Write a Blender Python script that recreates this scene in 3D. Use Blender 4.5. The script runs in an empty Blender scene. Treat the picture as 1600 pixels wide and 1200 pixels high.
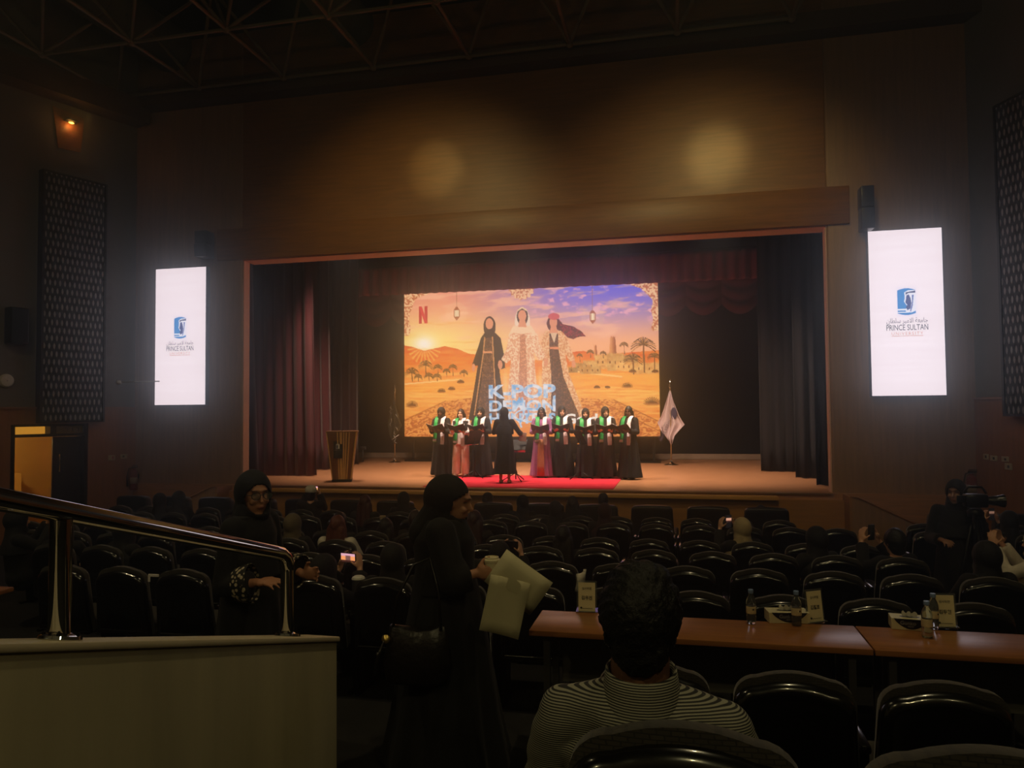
import bpy, bmesh, math, random
import numpy as np
from mathutils import Matrix, Vector, Euler

random.seed(7); np.random.seed(7)
PI = math.pi
scene = bpy.context.scene
COL = scene.collection

# ------------------------------------------------------------------ camera
CAM_Z = 2.61
YAW, PITCH, ROLL, FPX = math.radians(12.5), math.radians(2.1), math.radians(0.5), 1150.0
cam_data = bpy.data.cameras.new('camera')
cam_data.sensor_width = 36.0
cam_data.lens = 36.0 * FPX / 1600.0
cam_data.clip_start = 0.05
cam_data.clip_end = 200
cam = bpy.data.objects.new('camera', cam_data)
COL.objects.link(cam)
cam.matrix_world = (Matrix.Translation((0, 0, CAM_Z)) @ Matrix.Rotation(YAW, 4, 'Z')
                    @ Matrix.Rotation(PI / 2 + PITCH, 4, 'X') @ Matrix.Rotation(-ROLL, 4, 'Z'))
scene.camera = cam
CR = cam.matrix_world.to_3x3()

def at(px, py, Y):
    """point of the hall on the plane at distance Y that the photograph shows at pixel px, py"""
    d = CR @ Vector(((px - 800) / FPX, (600 - py) / FPX, -1))
    return Vector((d.x * Y / d.y, Y, CAM_Z + d.z * Y / d.y))

def atz(px, py, z):
    d = CR @ Vector(((px - 800) / FPX, (600 - py) / FPX, -1))
    k = (z - CAM_Z) / d.z
    return Vector((d.x * k, d.y * k, z))

# ------------------------------------------------------------------ world, exposure
w = bpy.data.worlds.new('world'); scene.world = w
w.use_nodes = True
w.node_tree.nodes['Background'].inputs[0].default_value = (0, 0, 0, 1)
w.node_tree.nodes['Background'].inputs[1].default_value = 0.0
# thin haze added to the hall air: imitates the lens bloom around bright screens
_hz = w.node_tree.nodes.new('ShaderNodeVolumeScatter')
_hz.inputs['Color'].default_value = (0.72, 0.87, 1.0, 1)
_hz.inputs['Density'].default_value = 0.032
_hz.inputs['Anisotropy'].default_value = 0.93
w.node_tree.links.new(_hz.outputs[0], w.node_tree.nodes['World Output'].inputs['Volume'])
vs = scene.view_settings
vs.view_transform = 'Standard'; vs.look = 'None'; vs.exposure = 0.0; vs.gamma = 1.0
vs.use_curve_mapping = False
try:
    scene.cycles.max_bounces = 6
    scene.cycles.diffuse_bounces = 3
    scene.cycles.glossy_bounces = 4
    scene.cycles.transmission_bounces = 6
    scene.cycles.transparent_max_bounces = 6
    scene.cycles.sample_clamp_indirect = 4.0
    scene.cycles.caustics_reflective = False
    scene.cycles.caustics_refractive = False
except Exception:
    pass

# ------------------------------------------------------------------ lamps of the hall
def lamp(name, kind, loc, energy, color, target=None, **kw):
    d = bpy.data.lights.new(name, kind)
    d.energy = energy; d.color = color
    for k, v in kw.items():
        setattr(d, k, v)
    o = bpy.data.objects.new(name, d)
    COL.objects.link(o)
    o.location = loc
    if target is not None:
        o.rotation_euler = (Vector(target) - Vector(loc)).to_track_quat('-Z', 'Y').to_euler()
    return o

WARM = (1.0, 0.62, 0.40)
# stage lamps hung behind the proscenium header
for x in (-7.6, -5.4, -3.3, -1.2, 0.9):
    lamp('stage_border_lamp', 'SPOT', (x, 15.6, 6.9), 1900, (1.0, 0.80, 0.66), (x * 0.92 - 0.26, 18.6, 1.1),
         spot_size=math.radians(84), spot_blend=0.9, shadow_soft_size=0.25)
# front of house profile spots on the singers
for x in (-6.5, 0.3):
    lamp('front_stage_spot', 'SPOT', (x, 9.0, 9.4), 420, (1.0, 0.78, 0.66), (-3.2, 16.6, 1.6),
         spot_size=math.radians(24), spot_blend=0.8, shadow_soft_size=0.12)
# dim yellow downlights over the seats and behind the camera
for x, y in ((-5.0, -3.0), (0.6, -2.4), (4.0, -3.0)):
    lamp('house_lamp', 'POINT', (x, y, 7.4), 120, (1.0, 0.86, 0.42), shadow_soft_size=0.12)
for x, y in ((-7.5, 4.0), (0.8, 4.5)):
    lamp('house_lamp', 'SPOT', (x, y, 9.4), 300, (1.0, 0.84, 0.46), (x, y + 4.5, 0), spot_size=math.radians(130), spot_blend=0.8, shadow_soft_size=0.12)
# wall washers that throw two soft pools on the header
for px, py in ((680, 250), (1120, 225)):
    p = at(px, py, 14.6)
    lamp('wall_washer', 'SPOT', (p.x, 8.2, 9.2), 560, (1.0, 0.90, 0.34), (p.x, 14.6, p.z - 0.2),
         spot_size=math.radians(13), spot_blend=1.0, shadow_soft_size=0.1)
    lamp('wall_washer', 'SPOT', (p.x, 8.2, 9.2), 620, (1.0, 0.80, 0.32), (p.x - 0.3, 14.6, p.z - 2.6),
         spot_size=math.radians(70), spot_blend=1.0, shadow_soft_size=0.15)

# ------------------------------------------------------------------ materials
def lin(c):
    def f(v):
        v = v / 255.0
        return v / 12.92 if v <= 0.04045 else ((v + 0.055) / 1.055) ** 2.4
    return (f(c[0]), f(c[1]), f(c[2]), 1.0)

MATS = {}
def mat(name, col, rough=0.6, metal=0.0, var=0.12, scale=8.0, bump=0.0, bscale=40.0, spec=0.5, stretch=None, sheen=0.0, coat=0.0, trans=0.0, ior=1.45):
    """procedural material: base colour broken up by noise, optional noise bump"""
    if name in MATS:
        return MATS[name]
    m = bpy.data.materials.new(name); m.use_nodes = True
    nt = m.node_tree; b = nt.nodes['Principled BSDF']
    c = lin(col)
    tc = nt.nodes.new('ShaderNodeTexCoord'); mp = nt.nodes.new('ShaderNodeMapping')
    nt.links.new(tc.outputs['Object'], mp.inputs[0])
    if stretch: mp.inputs['Scale'].default_value = stretch
    nz = nt.nodes.new('ShaderNodeTexNoise'); nz.inputs['Scale'].default_value = scale; nz.inputs['Detail'].default_value = 4
    nt.links.new(mp.outputs[0], nz.inputs['Vector'])
    rp = nt.nodes.new('ShaderNodeValToRGB')
    rp.color_ramp.elements[0].position = 0.3; rp.color_ramp.elements[1].position = 0.7
    rp.color_ramp.elements[0].color = tuple(v * (1 - var) for v in c[:3]) + (1,)
    rp.color_ramp.elements[1].color = tuple(min(1, v * (1 + var)) for v in c[:3]) + (1,)
    nt.links.new(nz.outputs['Fac'], rp.inputs[0]); nt.links.new(rp.outputs[0], b.inputs['Base Color'])
    b.inputs['Roughness'].default_value = rough; b.inputs['Metallic'].default_value = metal
    b.inputs['Specular IOR Level'].default_value = spec
    b.inputs['Sheen Weight'].default_value = sheen
    b.inputs['Coat Weight'].default_value = coat
    b.inputs['Transmission Weight'].default_value = trans
    b.inputs['IOR'].default_value = ior
    if bump:
        n2 = nt.nodes.new('ShaderNodeTexNoise'); n2.inputs['Scale'].default_value = bscale; n2.inputs['Detail'].default_value = 3
        nt.links.new(mp.outputs[0], n2.inputs['Vector'])
        bp = nt.nodes.new('ShaderNodeBump'); bp.inputs['Strength'].default_value = bump; bp.inputs['Distance'].default_value = 0.01
        nt.links.new(n2.outputs['Fac'], bp.inputs['Height']); nt.links.new(bp.outputs[0], b.inputs['Normal'])
    MATS[name] = m
    return m

def emis(name, col, strength=1.0):
    if name in MATS: return MATS[name]
    m = bpy.data.materials.new(name); m.use_nodes = True
    nt = m.node_tree; b = nt.nodes['Principled BSDF']
    b.inputs['Base Color'].default_value = (0.01, 0.01, 0.01, 1)
    b.inputs['Emission Color'].default_value = lin(col); b.inputs['Emission Strength'].default_value = strength
    b.inputs['Roughness'].default_value = 0.5
    MATS[name] = m
    return m

def emis_attr(name, strength=1.0):
    if name in MATS: return MATS[name]
    m = emis(name, (0, 0, 0), strength)
    nt = m.node_tree; b = nt.nodes['Principled BSDF']
    a = nt.nodes.new('ShaderNodeAttribute'); a.attribute_name = 'col'
    nt.links.new(a.outputs['Color'], b.inputs['Emission Color'])
    return m

def attr_mat(name, rough=0.55, sheen=0.0):
    if name in MATS: return MATS[name]
    m = bpy.data.materials.new(name); m.use_nodes = True
    nt = m.node_tree; b = nt.nodes['Principled BSDF']
    a = nt.nodes.new('ShaderNodeAttribute'); a.attribute_name = 'col'
    nt.links.new(a.outputs['Color'], b.inputs['Base Color'])
    b.inputs['Roughness'].default_value = rough
    b.inputs['Sheen Weight'].default_value = sheen
    MATS[name] = m
    return m

def wood(name, c1, c2, rough=0.4, axis='X', scale=1.0, spec=0.5):
    """veneer: long stretched noise grain between two browns"""
    if name in MATS: return MATS[name]
    m = bpy.data.materials.new(name); m.use_nodes = True
    nt = m.node_tree; b = nt.nodes['Principled BSDF']
    tc = nt.nodes.new('ShaderNodeTexCoord'); mp = nt.nodes.new('ShaderNodeMapping')
    nt.links.new(tc.outputs['Object'], mp.inputs[0])
    s = {'X': (0.6, 9, 9), 'Y': (9, 0.6, 9), 'Z': (9, 9, 0.6)}[axis]
    mp.inputs['Scale'].default_value = tuple(v * scale for v in s)
    nz = nt.nodes.new('ShaderNodeTexNoise'); nz.inputs['Scale'].default_value = 2.2; nz.inputs['Detail'].default_value = 6
    nz.inputs['Distortion'].default_value = 0.6
    nt.links.new(mp.outputs[0], nz.inputs['Vector'])
    rp = nt.nodes.new('ShaderNodeValToRGB')
    rp.color_ramp.elements[0].position = 0.32; rp.color_ramp.elements[1].position = 0.68
    rp.color_ramp.elements[0].color = lin(c1); rp.color_ramp.elements[1].color = lin(c2)
    nt.links.new(nz.outputs['Fac'], rp.inputs[0]); nt.links.new(rp.outputs[0], b.inputs['Base Color'])
    b.inputs['Roughness'].default_value = rough
    b.inputs['Specular IOR Level'].default_value = spec
    MATS[name] = m
    return m

# ------------------------------------------------------------------ mesh building
class MB:
    def __init__(s): s.v = []; s.f = []
    def add(s, vs_, fs_):
        n = len(s.v); s.v += [tuple(p) for p in vs_]; s.f += [tuple(i + n for i in f) for f in fs_]
        return s
    def box(s, c, d, M=None, rz=0.0):
        hx, hy, hz = d[0] / 2, d[1] / 2, d[2] / 2
        P = [Vector((x, y, z)) for x in (-hx, hx) for y in (-hy, hy) for z in (-hz, hz)]
        if rz: P = [Matrix.Rotation(rz, 3, 'Z') @ p for p in P]
        P = [p + Vector(c) for p in P]
        if M is not None: P = [M @ p for p in P]
        return s.add(P, [(0, 1, 3, 2), (4, 6, 7, 5), (0, 4, 5, 1), (2, 3, 7, 6), (0, 2, 6, 4), (1, 5, 7, 3)])
    def cyl(s, p0, p1, r0, r1=None, n=10, caps=True, M=None):
        r1 = r0 if r1 is None else r1
        p0 = Vector(p0); p1 = Vector(p1); d = (p1 - p0)
        if d.length < 1e-6: return s
        q = d.to_track_quat('Z', 'Y')
        P = []
        for p, r in ((p0, r0), (p1, r1)):
            for k in range(n):
                a = 2 * PI * k / n
                P.append(p + q @ Vector((r * math.cos(a), r * math.sin(a), 0)))
        if M is not None: P = [M @ p for p in P]
        F = [(k, (k + 1) % n, n + (k + 1) % n, n + k) for k in range(n)]
        if caps: F += [tuple(range(n - 1, -1, -1)), tuple(range(n, 2 * n))]
        return s.add(P, F)
    def ell(s, c, r, M=None, nu=14, nv=9, R=None):
        c = Vector(c); P = []
        for j in range(1, nv):
            th = PI * j / nv
            for k in range(nu):
                a = 2 * PI * k / nu
                p = Vector((r[0] * math.sin(th) * math.cos(a), r[1] * math.sin(th) * math.sin(a), r[2] * math.cos(th)))
                if R is not None: p = R @ p
                P.append(c + p)
        t = Vector((0, 0, r[2])); b = Vector((0, 0, -r[2]))
        if R is not None: t = R @ t; b = R @ b
        P += [c + t, c + b]
        if M is not None: P = [M @ p for p in P]
        F = []
        for j in range(nv - 2):
            for k in range(nu):
                F.append((j * nu + k, (j + 1) * nu + k, (j + 1) * nu + (k + 1) % nu, j * nu + (k + 1) % nu))
        T = (nv - 1) * nu; B_ = T + 1
        for k in range(nu):
            F.append((T, k, (k + 1) % nu)); F.append((B_, (nv - 2) * nu + (k + 1) % nu, (nv - 2) * nu + k))
        return s.add(P, F)
    def cap(s, p0, p1, r0, r1=None, n=12, M=None):
        r1 = r0 if r1 is None else r1
        s.cyl(p0, p1, r0, r1, n, True, M)
        s.ell(p0, (r0,) * 3, M, 12, 8); s.ell(p1, (r1,) * 3, M, 12, 8)
        return s
    def tube(s, pts, r, n=8, M=None):
        pts = [Vector(p) for p in pts]; N = len(pts)
        rs = r if isinstance(r, (list, tuple)) else [r] * N
        P = []; up = Vector((0, 0, 1))
        for i, p in enumerate(pts):
            t = (pts[min(i + 1, N - 1)] - pts[max(i - 1, 0)]).normalized()
            a = t.cross(up)
            if a.length < 0.05: a = t.cross(Vector((0, 1, 0)))
            a.normalize(); b = a.cross(t)
            for k in range(n):
                an = 2 * PI * k / n
                P.append(p + (a * math.cos(an) + b * math.sin(an)) * rs[i])
        if M is not None: P = [M @ p for p in P]
        F = [(i * n + k, i * n + (k + 1) % n, (i + 1) * n + (k + 1) % n, (i + 1) * n + k) for i in range(N - 1) for k in range(n)]
        F += [tuple(range(n - 1, -1, -1)), tuple(range((N - 1) * n, N * n))]
        return s.add(P, F)
    def loft(s, rings, close=True, caps=True, M=None):
        """rings: lists of points of equal length"""
        n = len(rings[0]); P = [Vector(p) for r in rings for p in r]
        if M is not None: P = [M @ p for p in P]
        F = []
        for i in range(len(rings) - 1):
            for k in range(n if close else n - 1):
                F.append((i * n + k, i * n + (k + 1) % n, (i + 1) * n + (k + 1) % n, (i + 1) * n + k))
        if caps: F += [tuple(range(n - 1, -1, -1)), tuple(range((len(rings) - 1) * n, len(rings) * n))]
        return s.add(P, F)
    def lathe(s, prof, n=16, c=(0, 0, 0), M=None):
        rings = [[(c[0] + r * math.cos(2 * PI * k / n), c[1] + r * math.sin(2 * PI * k / n), c[2] + z) for k in range(n)] for r, z in prof]
        return s.loft(rings, M=M)
    def prism(s, pts, d, M=None):
        """outline pts (3D, planar) extruded by vector d"""
        n = len(pts); d = Vector(d)
        P = [Vector(p) for p in pts] + [Vector(p) + d for p in pts]
        if M is not None: P = [M @ p for p in P]
        return s.add(P, [tuple(range(n - 1, -1, -1)), tuple(range(n, 2 * n))] + [(k, (k + 1) % n, n + (k + 1) % n, n + k) for k in range(n)])
    def sheet(s, rows, th=0.0):
        """grid of points (rows of equal length) as a sheet, optionally thickened"""
        R = len(rows); C = len(rows[0]); P = [Vector(p) for r in rows for p in r]
        F = [(i * C + k, i * C + k + 1, (i + 1) * C + k + 1, (i + 1) * C + k) for i in range(R - 1) for k in range(C - 1)]
        return s.add(P, F)
    def mesh(s, name, smooth=False, fix=True):
        me = bpy.data.meshes.new(name); me.from_pydata(s.v, [], s.f)
        if fix:
            bm = bmesh.new(); bm.from_mesh(me); bmesh.ops.recalc_face_normals(bm, faces=bm.faces); bm.to_mesh(me); bm.free()
        if smooth: me.shade_smooth()
        me.update()
        return me
    def build(s, name, m, parent=None, smooth=False, loc=None, rz=None):
        return obj(name, s.mesh(name, smooth), m, parent, loc, rz)

def obj(name, me, m=None, parent=None, loc=None, rz=None):
    o = bpy.data.objects.new(name, me); COL.objects.link(o)
    if m is not None:
        if len(me.materials) == 0: me.materials.append(m)
        else:
            o.material_slots[0].link = 'OBJECT'; o.material_slots[0].material = m
    if parent is not None: o.parent = parent
    if loc is not None: o.location = loc
    if rz is not None: o.rotation_euler = (0, 0, rz)
    return o

def smooth_angle(o, ang=35):
    """smooth shading with sharp edges over an angle"""
    me = o.data; bm = bmesh.new(); bm.from_mesh(me)
    for f in bm.faces: f.smooth = True
    for e in bm.edges:
        e.smooth = not (len(e.link_faces) == 2 and e.calc_face_angle(0) > math.radians(ang))
    bm.to_mesh(me); bm.free()
    return o

def bevel(o, w=0.01, seg=2):
    me = o.data; bm = bmesh.new(); bm.from_mesh(me)
    bmesh.ops.remove_doubles(bm, verts=bm.verts, dist=1e-5)
    es = [e for e in bm.edges if len(e.link_faces) == 2 and e.calc_face_angle(0) > 0.5]
    bmesh.ops.bevel(bm, geom=es, offset=w, segments=seg, affect='EDGES', profile=0.5)
    bmesh.ops.recalc_face_normals(bm, faces=bm.faces)
    bm.to_mesh(me); bm.free()
    return smooth_angle(o, 40)

def thing(name, label, cat, loc=(0, 0, 0), rz=0.0, group=None):
    o = bpy.data.objects.new(name, None); COL.objects.link(o)
    o.empty_display_size = 0.1
    o.location = loc; o.rotation_euler = (0, 0, rz)
    return tag(o, label, cat, group)

def tag(o, label, cat, group=None):
    o['label'] = label; o['category'] = cat
    if group: o['group'] = group
    return o

def struct(o):
    o['kind'] = 'structure'; return o

def copy_tree(root, label=None, loc=None, rz=None, parent=None):
    r = root.copy(); COL.objects.link(r); r.parent = parent
    if label: r['label'] = label
    if loc is not None: r.location = loc
    if rz is not None: r.rotation_euler = (0, 0, rz)
    for ch in list(root.children):
        copy_tree(ch, parent=r)
    return r

DG = None
def remesh(mb, voxel, smooth=4, fac=0.5):
    """union of overlapping solids as one continuous skin"""
    me = mb.mesh('tmp')
    o = bpy.data.objects.new('tmp', me); COL.objects.link(o)
    md = o.modifiers.new('r', 'REMESH'); md.mode = 'VOXEL'; md.voxel_size = voxel; md.use_smooth_shade = True
    if smooth:
        ms = o.modifiers.new('s', 'SMOOTH'); ms.factor = fac; ms.iterations = smooth
    bpy.context.view_layer.update()
    dg = bpy.context.evaluated_depsgraph_get()
    out = bpy.data.meshes.new_from_object(o.evaluated_get(dg))
    bpy.data.objects.remove(o); bpy.data.meshes.remove(me)
    out.shade_smooth()
    return out

def coords(me):
    a = np.empty(len(me.vertices) * 3, dtype=np.float32); me.vertices.foreach_get('co', a)
    return a.reshape(-1, 3)

def set_coords(me, a):
    me.vertices.foreach_set('co', a.astype(np.float32).ravel()); me.update()

def set_col(me, c):
    at_ = me.attributes.new('col', 'FLOAT_COLOR', 'POINT')
    if c.shape[1] == 3: c = np.concatenate([c, np.ones((len(c), 1))], axis=1)
    at_.data.foreach_set('color', c.astype(np.float32).ravel())

def text(name, s, height, m, parent=None, M=None, width=None, bold=0.0, ext=0.0015, spacing=1.0, align='CENTER'):
    """flat lettering as a thin mesh in the local XZ plane facing -Y, scaled to the wanted height / width"""
    cu = bpy.data.curves.new('txt', 'FONT'); cu.body = s; cu.size = 1.0; cu.align_x = 'LEFT'
    cu.extrude = 0.0; cu.offset = bold; cu.space_character = spacing; cu.resolution_u = 3
    o = bpy.data.objects.new('txt', cu); COL.objects.link(o)
    bpy.context.view_layer.update()
    me = bpy.data.meshes.new_from_object(o.evaluated_get(bpy.context.evaluated_depsgraph_get()))
    bpy.data.objects.remove(o); bpy.data.curves.remove(cu)
    a = coords(me)
    if len(a) == 0: return None
    mn = a.min(0); mx = a.max(0); h = max(mx[1] - mn[1], 1e-5); wd = max(mx[0] - mn[0], 1e-5)
    sy = height / h; sx = (width / wd) if width else sy
    b = np.zeros_like(a)
    off = (mn[0] + mx[0]) / 2 if align == 'CENTER' else mn[0]
    b[:, 0] = (a[:, 0] - off) * sx; b[:, 2] = (a[:, 1] - (mn[1] + mx[1]) / 2) * sy
    set_coords(me, b)
    bm = bmesh.new(); bm.from_mesh(me)
    bmesh.ops.remove_doubles(bm, verts=bm.verts, dist=1e-5)
    for f in bm.faces:
        f.normal_update()
        if f.normal.y > 0: f.normal_flip()
    bm.to_mesh(me); bm.free()
    me.materials.clear(); me.name = name
    ob = obj(name, me, m, parent)
    if M is not None: ob.matrix_local = M
    return ob
# ================================================================== the hall
ST = 1.05                      # stage height
PL, PR, PT = -9.36, 2.81, 6.03  # proscenium opening
YF = 14.6                      # front wall
XLC, XRC = -12.1, 5.23         # corners of the front wall
SP = math.radians(20)          # splay of the side walls

M_header = wood('header_veneer', (122, 82, 44), (156, 108, 60), 0.42, 'X', 1.0)
M_front = wood('front_wall_veneer', (140, 108, 82), (164, 128, 98), 0.45, 'Z', 0.8)
M_wains = wood('wainscot_veneer', (146, 98, 68), (166, 114, 80), 0.4, 'Z', 0.8)
M_grey = mat('grey_wall_fabric', (120, 116, 114), 0.9, var=0.06, scale=3, bump=0.2, bscale=120)
M_dark = mat('black_ceiling_paint', (26, 25, 24), 0.9, var=0.2, scale=2)
M_black = mat('black_stage_cloth', (13, 11, 11), 0.95, var=0.2, scale=5, bump=0.2, bscale=60)
M_floor = mat('dark_carpet', (24, 23, 22), 0.8, var=0.35, scale=9, bump=0.3, bscale=160)
M_white = mat('white_plastic', (214, 210, 200), 0.45, var=0.04)
M_plastic = mat('black_plastic', (14, 14, 15), 0.3, var=0.1)
M_metal = mat('black_metal', (18, 18, 19), 0.4, metal=0.6, var=0.1)
M_chrome = mat('polished_steel', (206, 204, 198), 0.035, metal=1.0, var=0.04, scale=30)

# stepped floor of the seating
TIERS = [(-7.0, 2.45, 1.08), (2.45, 4.72, 0.66), (4.72, 5.85, 0.46), (5.85, 7.0, 0.40), (7.0, 8.12, 0.31),
         (8.12, 9.6, 0.22), (9.6, 10.55, 0.17), (10.55, 11.7, 0.13), (11.7, 14.4, 0.0)]
def floor_z(y):
    for a, b, z in TIERS:
        if a <= y < b: return z
    return 0.0
mb = MB()
for a, b, z in TIERS:
    if z == 1.08:   # upper landing, only right of the low wall; the stair goes down along it
        mb.box((6.0 - 1.6 / 2 + 1.6 / 2, (a + b) / 2, z / 2 - 0.25), (14.9, b - a, z + 0.5))
        mb.box((-9.0, (a + 1.0) / 2, z / 2 - 0.25), (15.0, 1.0 - a, z + 0.5))
        mb.box((-9.0, (1.0 + b) / 2, 0.66 / 2 - 0.25), (15.0, b - 1.0, 0.66 + 0.5))
    else:
        mb.box((-2.5, (a + b) / 2, z / 2 - 0.25), (32, b - a, z + 0.5))
floor = struct(mb.build('floor', M_floor))
# two stair treads between the upper landing and the desk level, beside the low wall
for k in range(2):
    t = struct(MB().box((-0.95, 2.6 + 0.28 * k, 0.66 + 0.14 * (2 - k) - 0.07 * (2 - k)), (0.9, 0.3, 0.14 * (2 - k))).build('stair_tread', M_floor, floor))
    del t['kind']

# front wall: two sides of the proscenium and the header above it
mb = MB()
mb.box(((XLC - 0.6 + PL) / 2, YF + 0.13, 4.5), (PL - XLC + 0.6, 0.26, 13.4))
mb.box(((PR + XRC + 0.6) / 2, YF + 0.13, 4.5), (XRC - PR + 0.6, 0.26, 13.4))
struct(bevel(mb.build('wall_front', M_front), 0.05, 3))
mb = MB().box(((PL + PR) / 2, YF + 0.24, (PT + 11.2) / 2), (PR - PL, 0.48, 11.2 - PT))
hd = struct(mb.build('wall_header', M_header))
# added lining boards: pale tone stands in for stage light on the proscenium reveal
M_rev = mat('reveal_stage_glow', (222, 184, 166), 0.5, var=0.05)
struct(MB().box(((PL + PR) / 2, YF + 0.25, PT - 0.012), (PR - PL, 0.46, 0.024)).build('trim_9', M_rev))
for k_, xx in ((10, PL + 0.012), (11, PR - 0.012)):
    struct(MB().box((xx, YF + 0.14, (ST + PT) / 2), (0.024, 0.22, PT - ST)).build('trim_%d' % k_, M_rev))
struct(bevel(MB().box(((PL + PR) / 2 - 0.1, YF - 0.03, (PT + 6.74) / 2), (PR - PL + 1.0, 0.06, 6.74 - PT)).build('trim_1', M_header), 0.01))
# cornice over the header
struct(MB().box(((XLC + XRC) / 2, YF - 0.2, 9.75), (18.2, 0.4, 0.35)).build('trim_2', wood('cornice_veneer', (70, 48, 34), (86, 58, 40), 0.6)))

# splayed side walls; local x runs from the front corner towards the back of the hall
def side_frame(side):
    if side == 'left':
        return Matrix.Translation((XLC, YF, 0)) @ Matrix(((-math.sin(SP), -math.cos(SP), 0, 0), (-math.cos(SP), math.sin(SP), 0, 0), (0, 0, 1, 0), (0, 0, 0, 1)))
    return Matrix.Translation((XRC, YF, 0)) @ Matrix(((math.sin(SP), math.cos(SP), 0, 0), (-math.cos(SP), math.sin(SP), 0, 0), (0, 0, 1, 0), (0, 0, 0, 1)))
# in both frames +y points out of the room
FL, FR = side_frame('left'), side_frame('right')
DS0, DS1, DS2, DZ, TZ = 1.05, 1.71, 2.56, 2.17, 2.42   # door jambs, leaf edge, door and transom heights
WZ = 2.76
mb = MB(); mb.box((11, 0.15, (WZ + 11.6) / 2), (22.6, 0.3, 11.6 - WZ), FL)
struct(mb.build('wall_left', M_grey))
mb = MB()
mb.box((DS0 / 2 - 0.1, 0.14, WZ / 2 - 0.2), (DS0 + 0.2, 0.34, WZ + 0.4), FL)
mb.box(((DS2 + 22) / 2, 0.14, WZ / 2 - 0.2), (22 - DS2, 0.34, WZ + 0.4), FL)
mb.box(((DS0 + DS2) / 2, 0.14, (TZ + WZ) / 2), (DS2 - DS0, 0.34, WZ - TZ), FL)
struct(mb.build('wall_left_wainscot', M_wains))
mb = MB(); mb.box((11, 0.15, (WZ + 11.6) / 2), (22.6, 0.3, 11.6 - WZ), FR)
struct(mb.build('wall_right', M_grey))
mb = MB(); mb.box((11, 0.14, WZ / 2 - 0.2), (22.6, 0.34, WZ + 0.4), FR)
struct(mb.build('wall_right_wainscot', M_wains))
for k, F in ((3, FL), (4, FR)):
    mb = MB(); mb.box((11, -0.045, WZ), (22.0, 0.05, 0.035), F)
    struct(mb.build('trim_%d' % k, M_wains))
mb = MB(); mb.box((11, -0.25, 9.5), (22, 0.5, 0.5), FL)
struct(mb.build('trim_5', MATS['cornice_veneer']))
struct(MB().box((-3, -7.1, 5), (36, 0.2, 14)).build('wall_back', M_grey))
struct(MB().box((-3, 4, 11.7), (40, 24, 0.2)).build('ceiling', M_dark))

# corridor glimpsed through the left door
M_corr = mat('corridor_paint', (214, 176, 96), 0.8, var=0.05, scale=2)
mb = MB()
mb.box((2.0, 2.4, 1.3), (3.6, 0.1, 3.2), FL)
mb.box((3.3, 1.3, 1.3), (0.1, 2.2, 3.2), FL)
mb.box((0.4, 1.3, 1.3), (0.1, 2.2, 3.2), FL)
mb.box((2.0, 1.3, 2.85), (3.6, 2.3, 0.1), FL)
mb.box((2.0, 1.3, -0.05), (3.6, 2.3, 0.1), FL)
mb.prism([(2.25, 2.35, 0), (1.5, 2.35, 0), (1.5, 1.9, 0)], (0, 0, 1.3), FL)
struct(mb.build('wall_corridor', M_corr))
lamp('corridor_lamp', 'POINT', FL @ Vector((2.75, 1.1, 2.5)), 40, (1.0, 0.80, 0.38), shadow_soft_size=0.12)

# double door: frame, one closed leaf, transom lights
M_frame = mat('dark_door_frame', (34, 26, 22), 0.5, var=0.1)
d1 = bpy.data.objects.new('door_1', None); COL.objects.link(d1); struct(d1); d1.matrix_world = FL
mb = MB()
for s_, wd in ((DS0 + 0.04, 0.08), (DS2 - 0.04, 0.08)):
    mb.box((s_, 0.12, TZ / 2), (wd, 0.3, TZ))
mb.box(((DS0 + DS2) / 2, 0.12, DZ + 0.02), (DS2 - DS0, 0.3, 0.06)); mb.box(((DS0 + DS2) / 2, 0.12, TZ - 0.02), (DS2 - DS0, 0.3, 0.05))
mb.box((1.76, 0.12, (DZ + TZ) / 2), (0.12, 0.3, TZ - DZ))
mb.build('door_frame', M_frame, d1)
bevel(MB().box(((DS0 + DS1) / 2 + 0.03, 0.12, DZ / 2), (DS1 - DS0 - 0.06, 0.05, DZ - 0.04)).build('door_leaf', mat('dark_door_veneer', (46, 36, 32), 0.45, var=0.12), d1), 0.005)
MB().tube([(1.6, 0.08, 1.4), (1.6, 0.02, 1.42), (1.6, 0.02, 1.78), (1.6, 0.08, 1.8)], 0.014).build('door_handle', M_chrome, d1.children[-1])
MB().box(((1.82 + DS2 - 0.08) / 2, 0.2, (DZ + TZ) / 2 + 0.01), (DS2 - 0.08 - 1.82, 0.02, TZ - DZ - 0.07)).build('transom_pane', emis('lit_transom', (214, 152, 52), 0.9), d1)
sg = MB().box(((DS0 + 1.7) / 2 + 0.03, 0.05, (DZ + TZ) / 2 + 0.01), (0.56, 0.02, 0.19)).build('exit_sign', mat('unlit_sign_face', (150, 128, 82), 0.5, var=0.06), d1)
mb = MB()
for a, b, c, e in ((1.22, 2.27, 1.22, 2.33), (1.22, 2.33, 1.26, 2.33), (1.33, 2.26, 1.35, 2.33), (1.33, 2.26, 1.37, 2.26), (1.45, 2.26, 1.45, 2.34), (1.45, 2.34, 1.5, 2.34)):
    mb.tube([(a, 0.036, b), (c, 0.036, e)], 0.006, 5)
mb.build('sign_mark', M_frame, sg)

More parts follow.
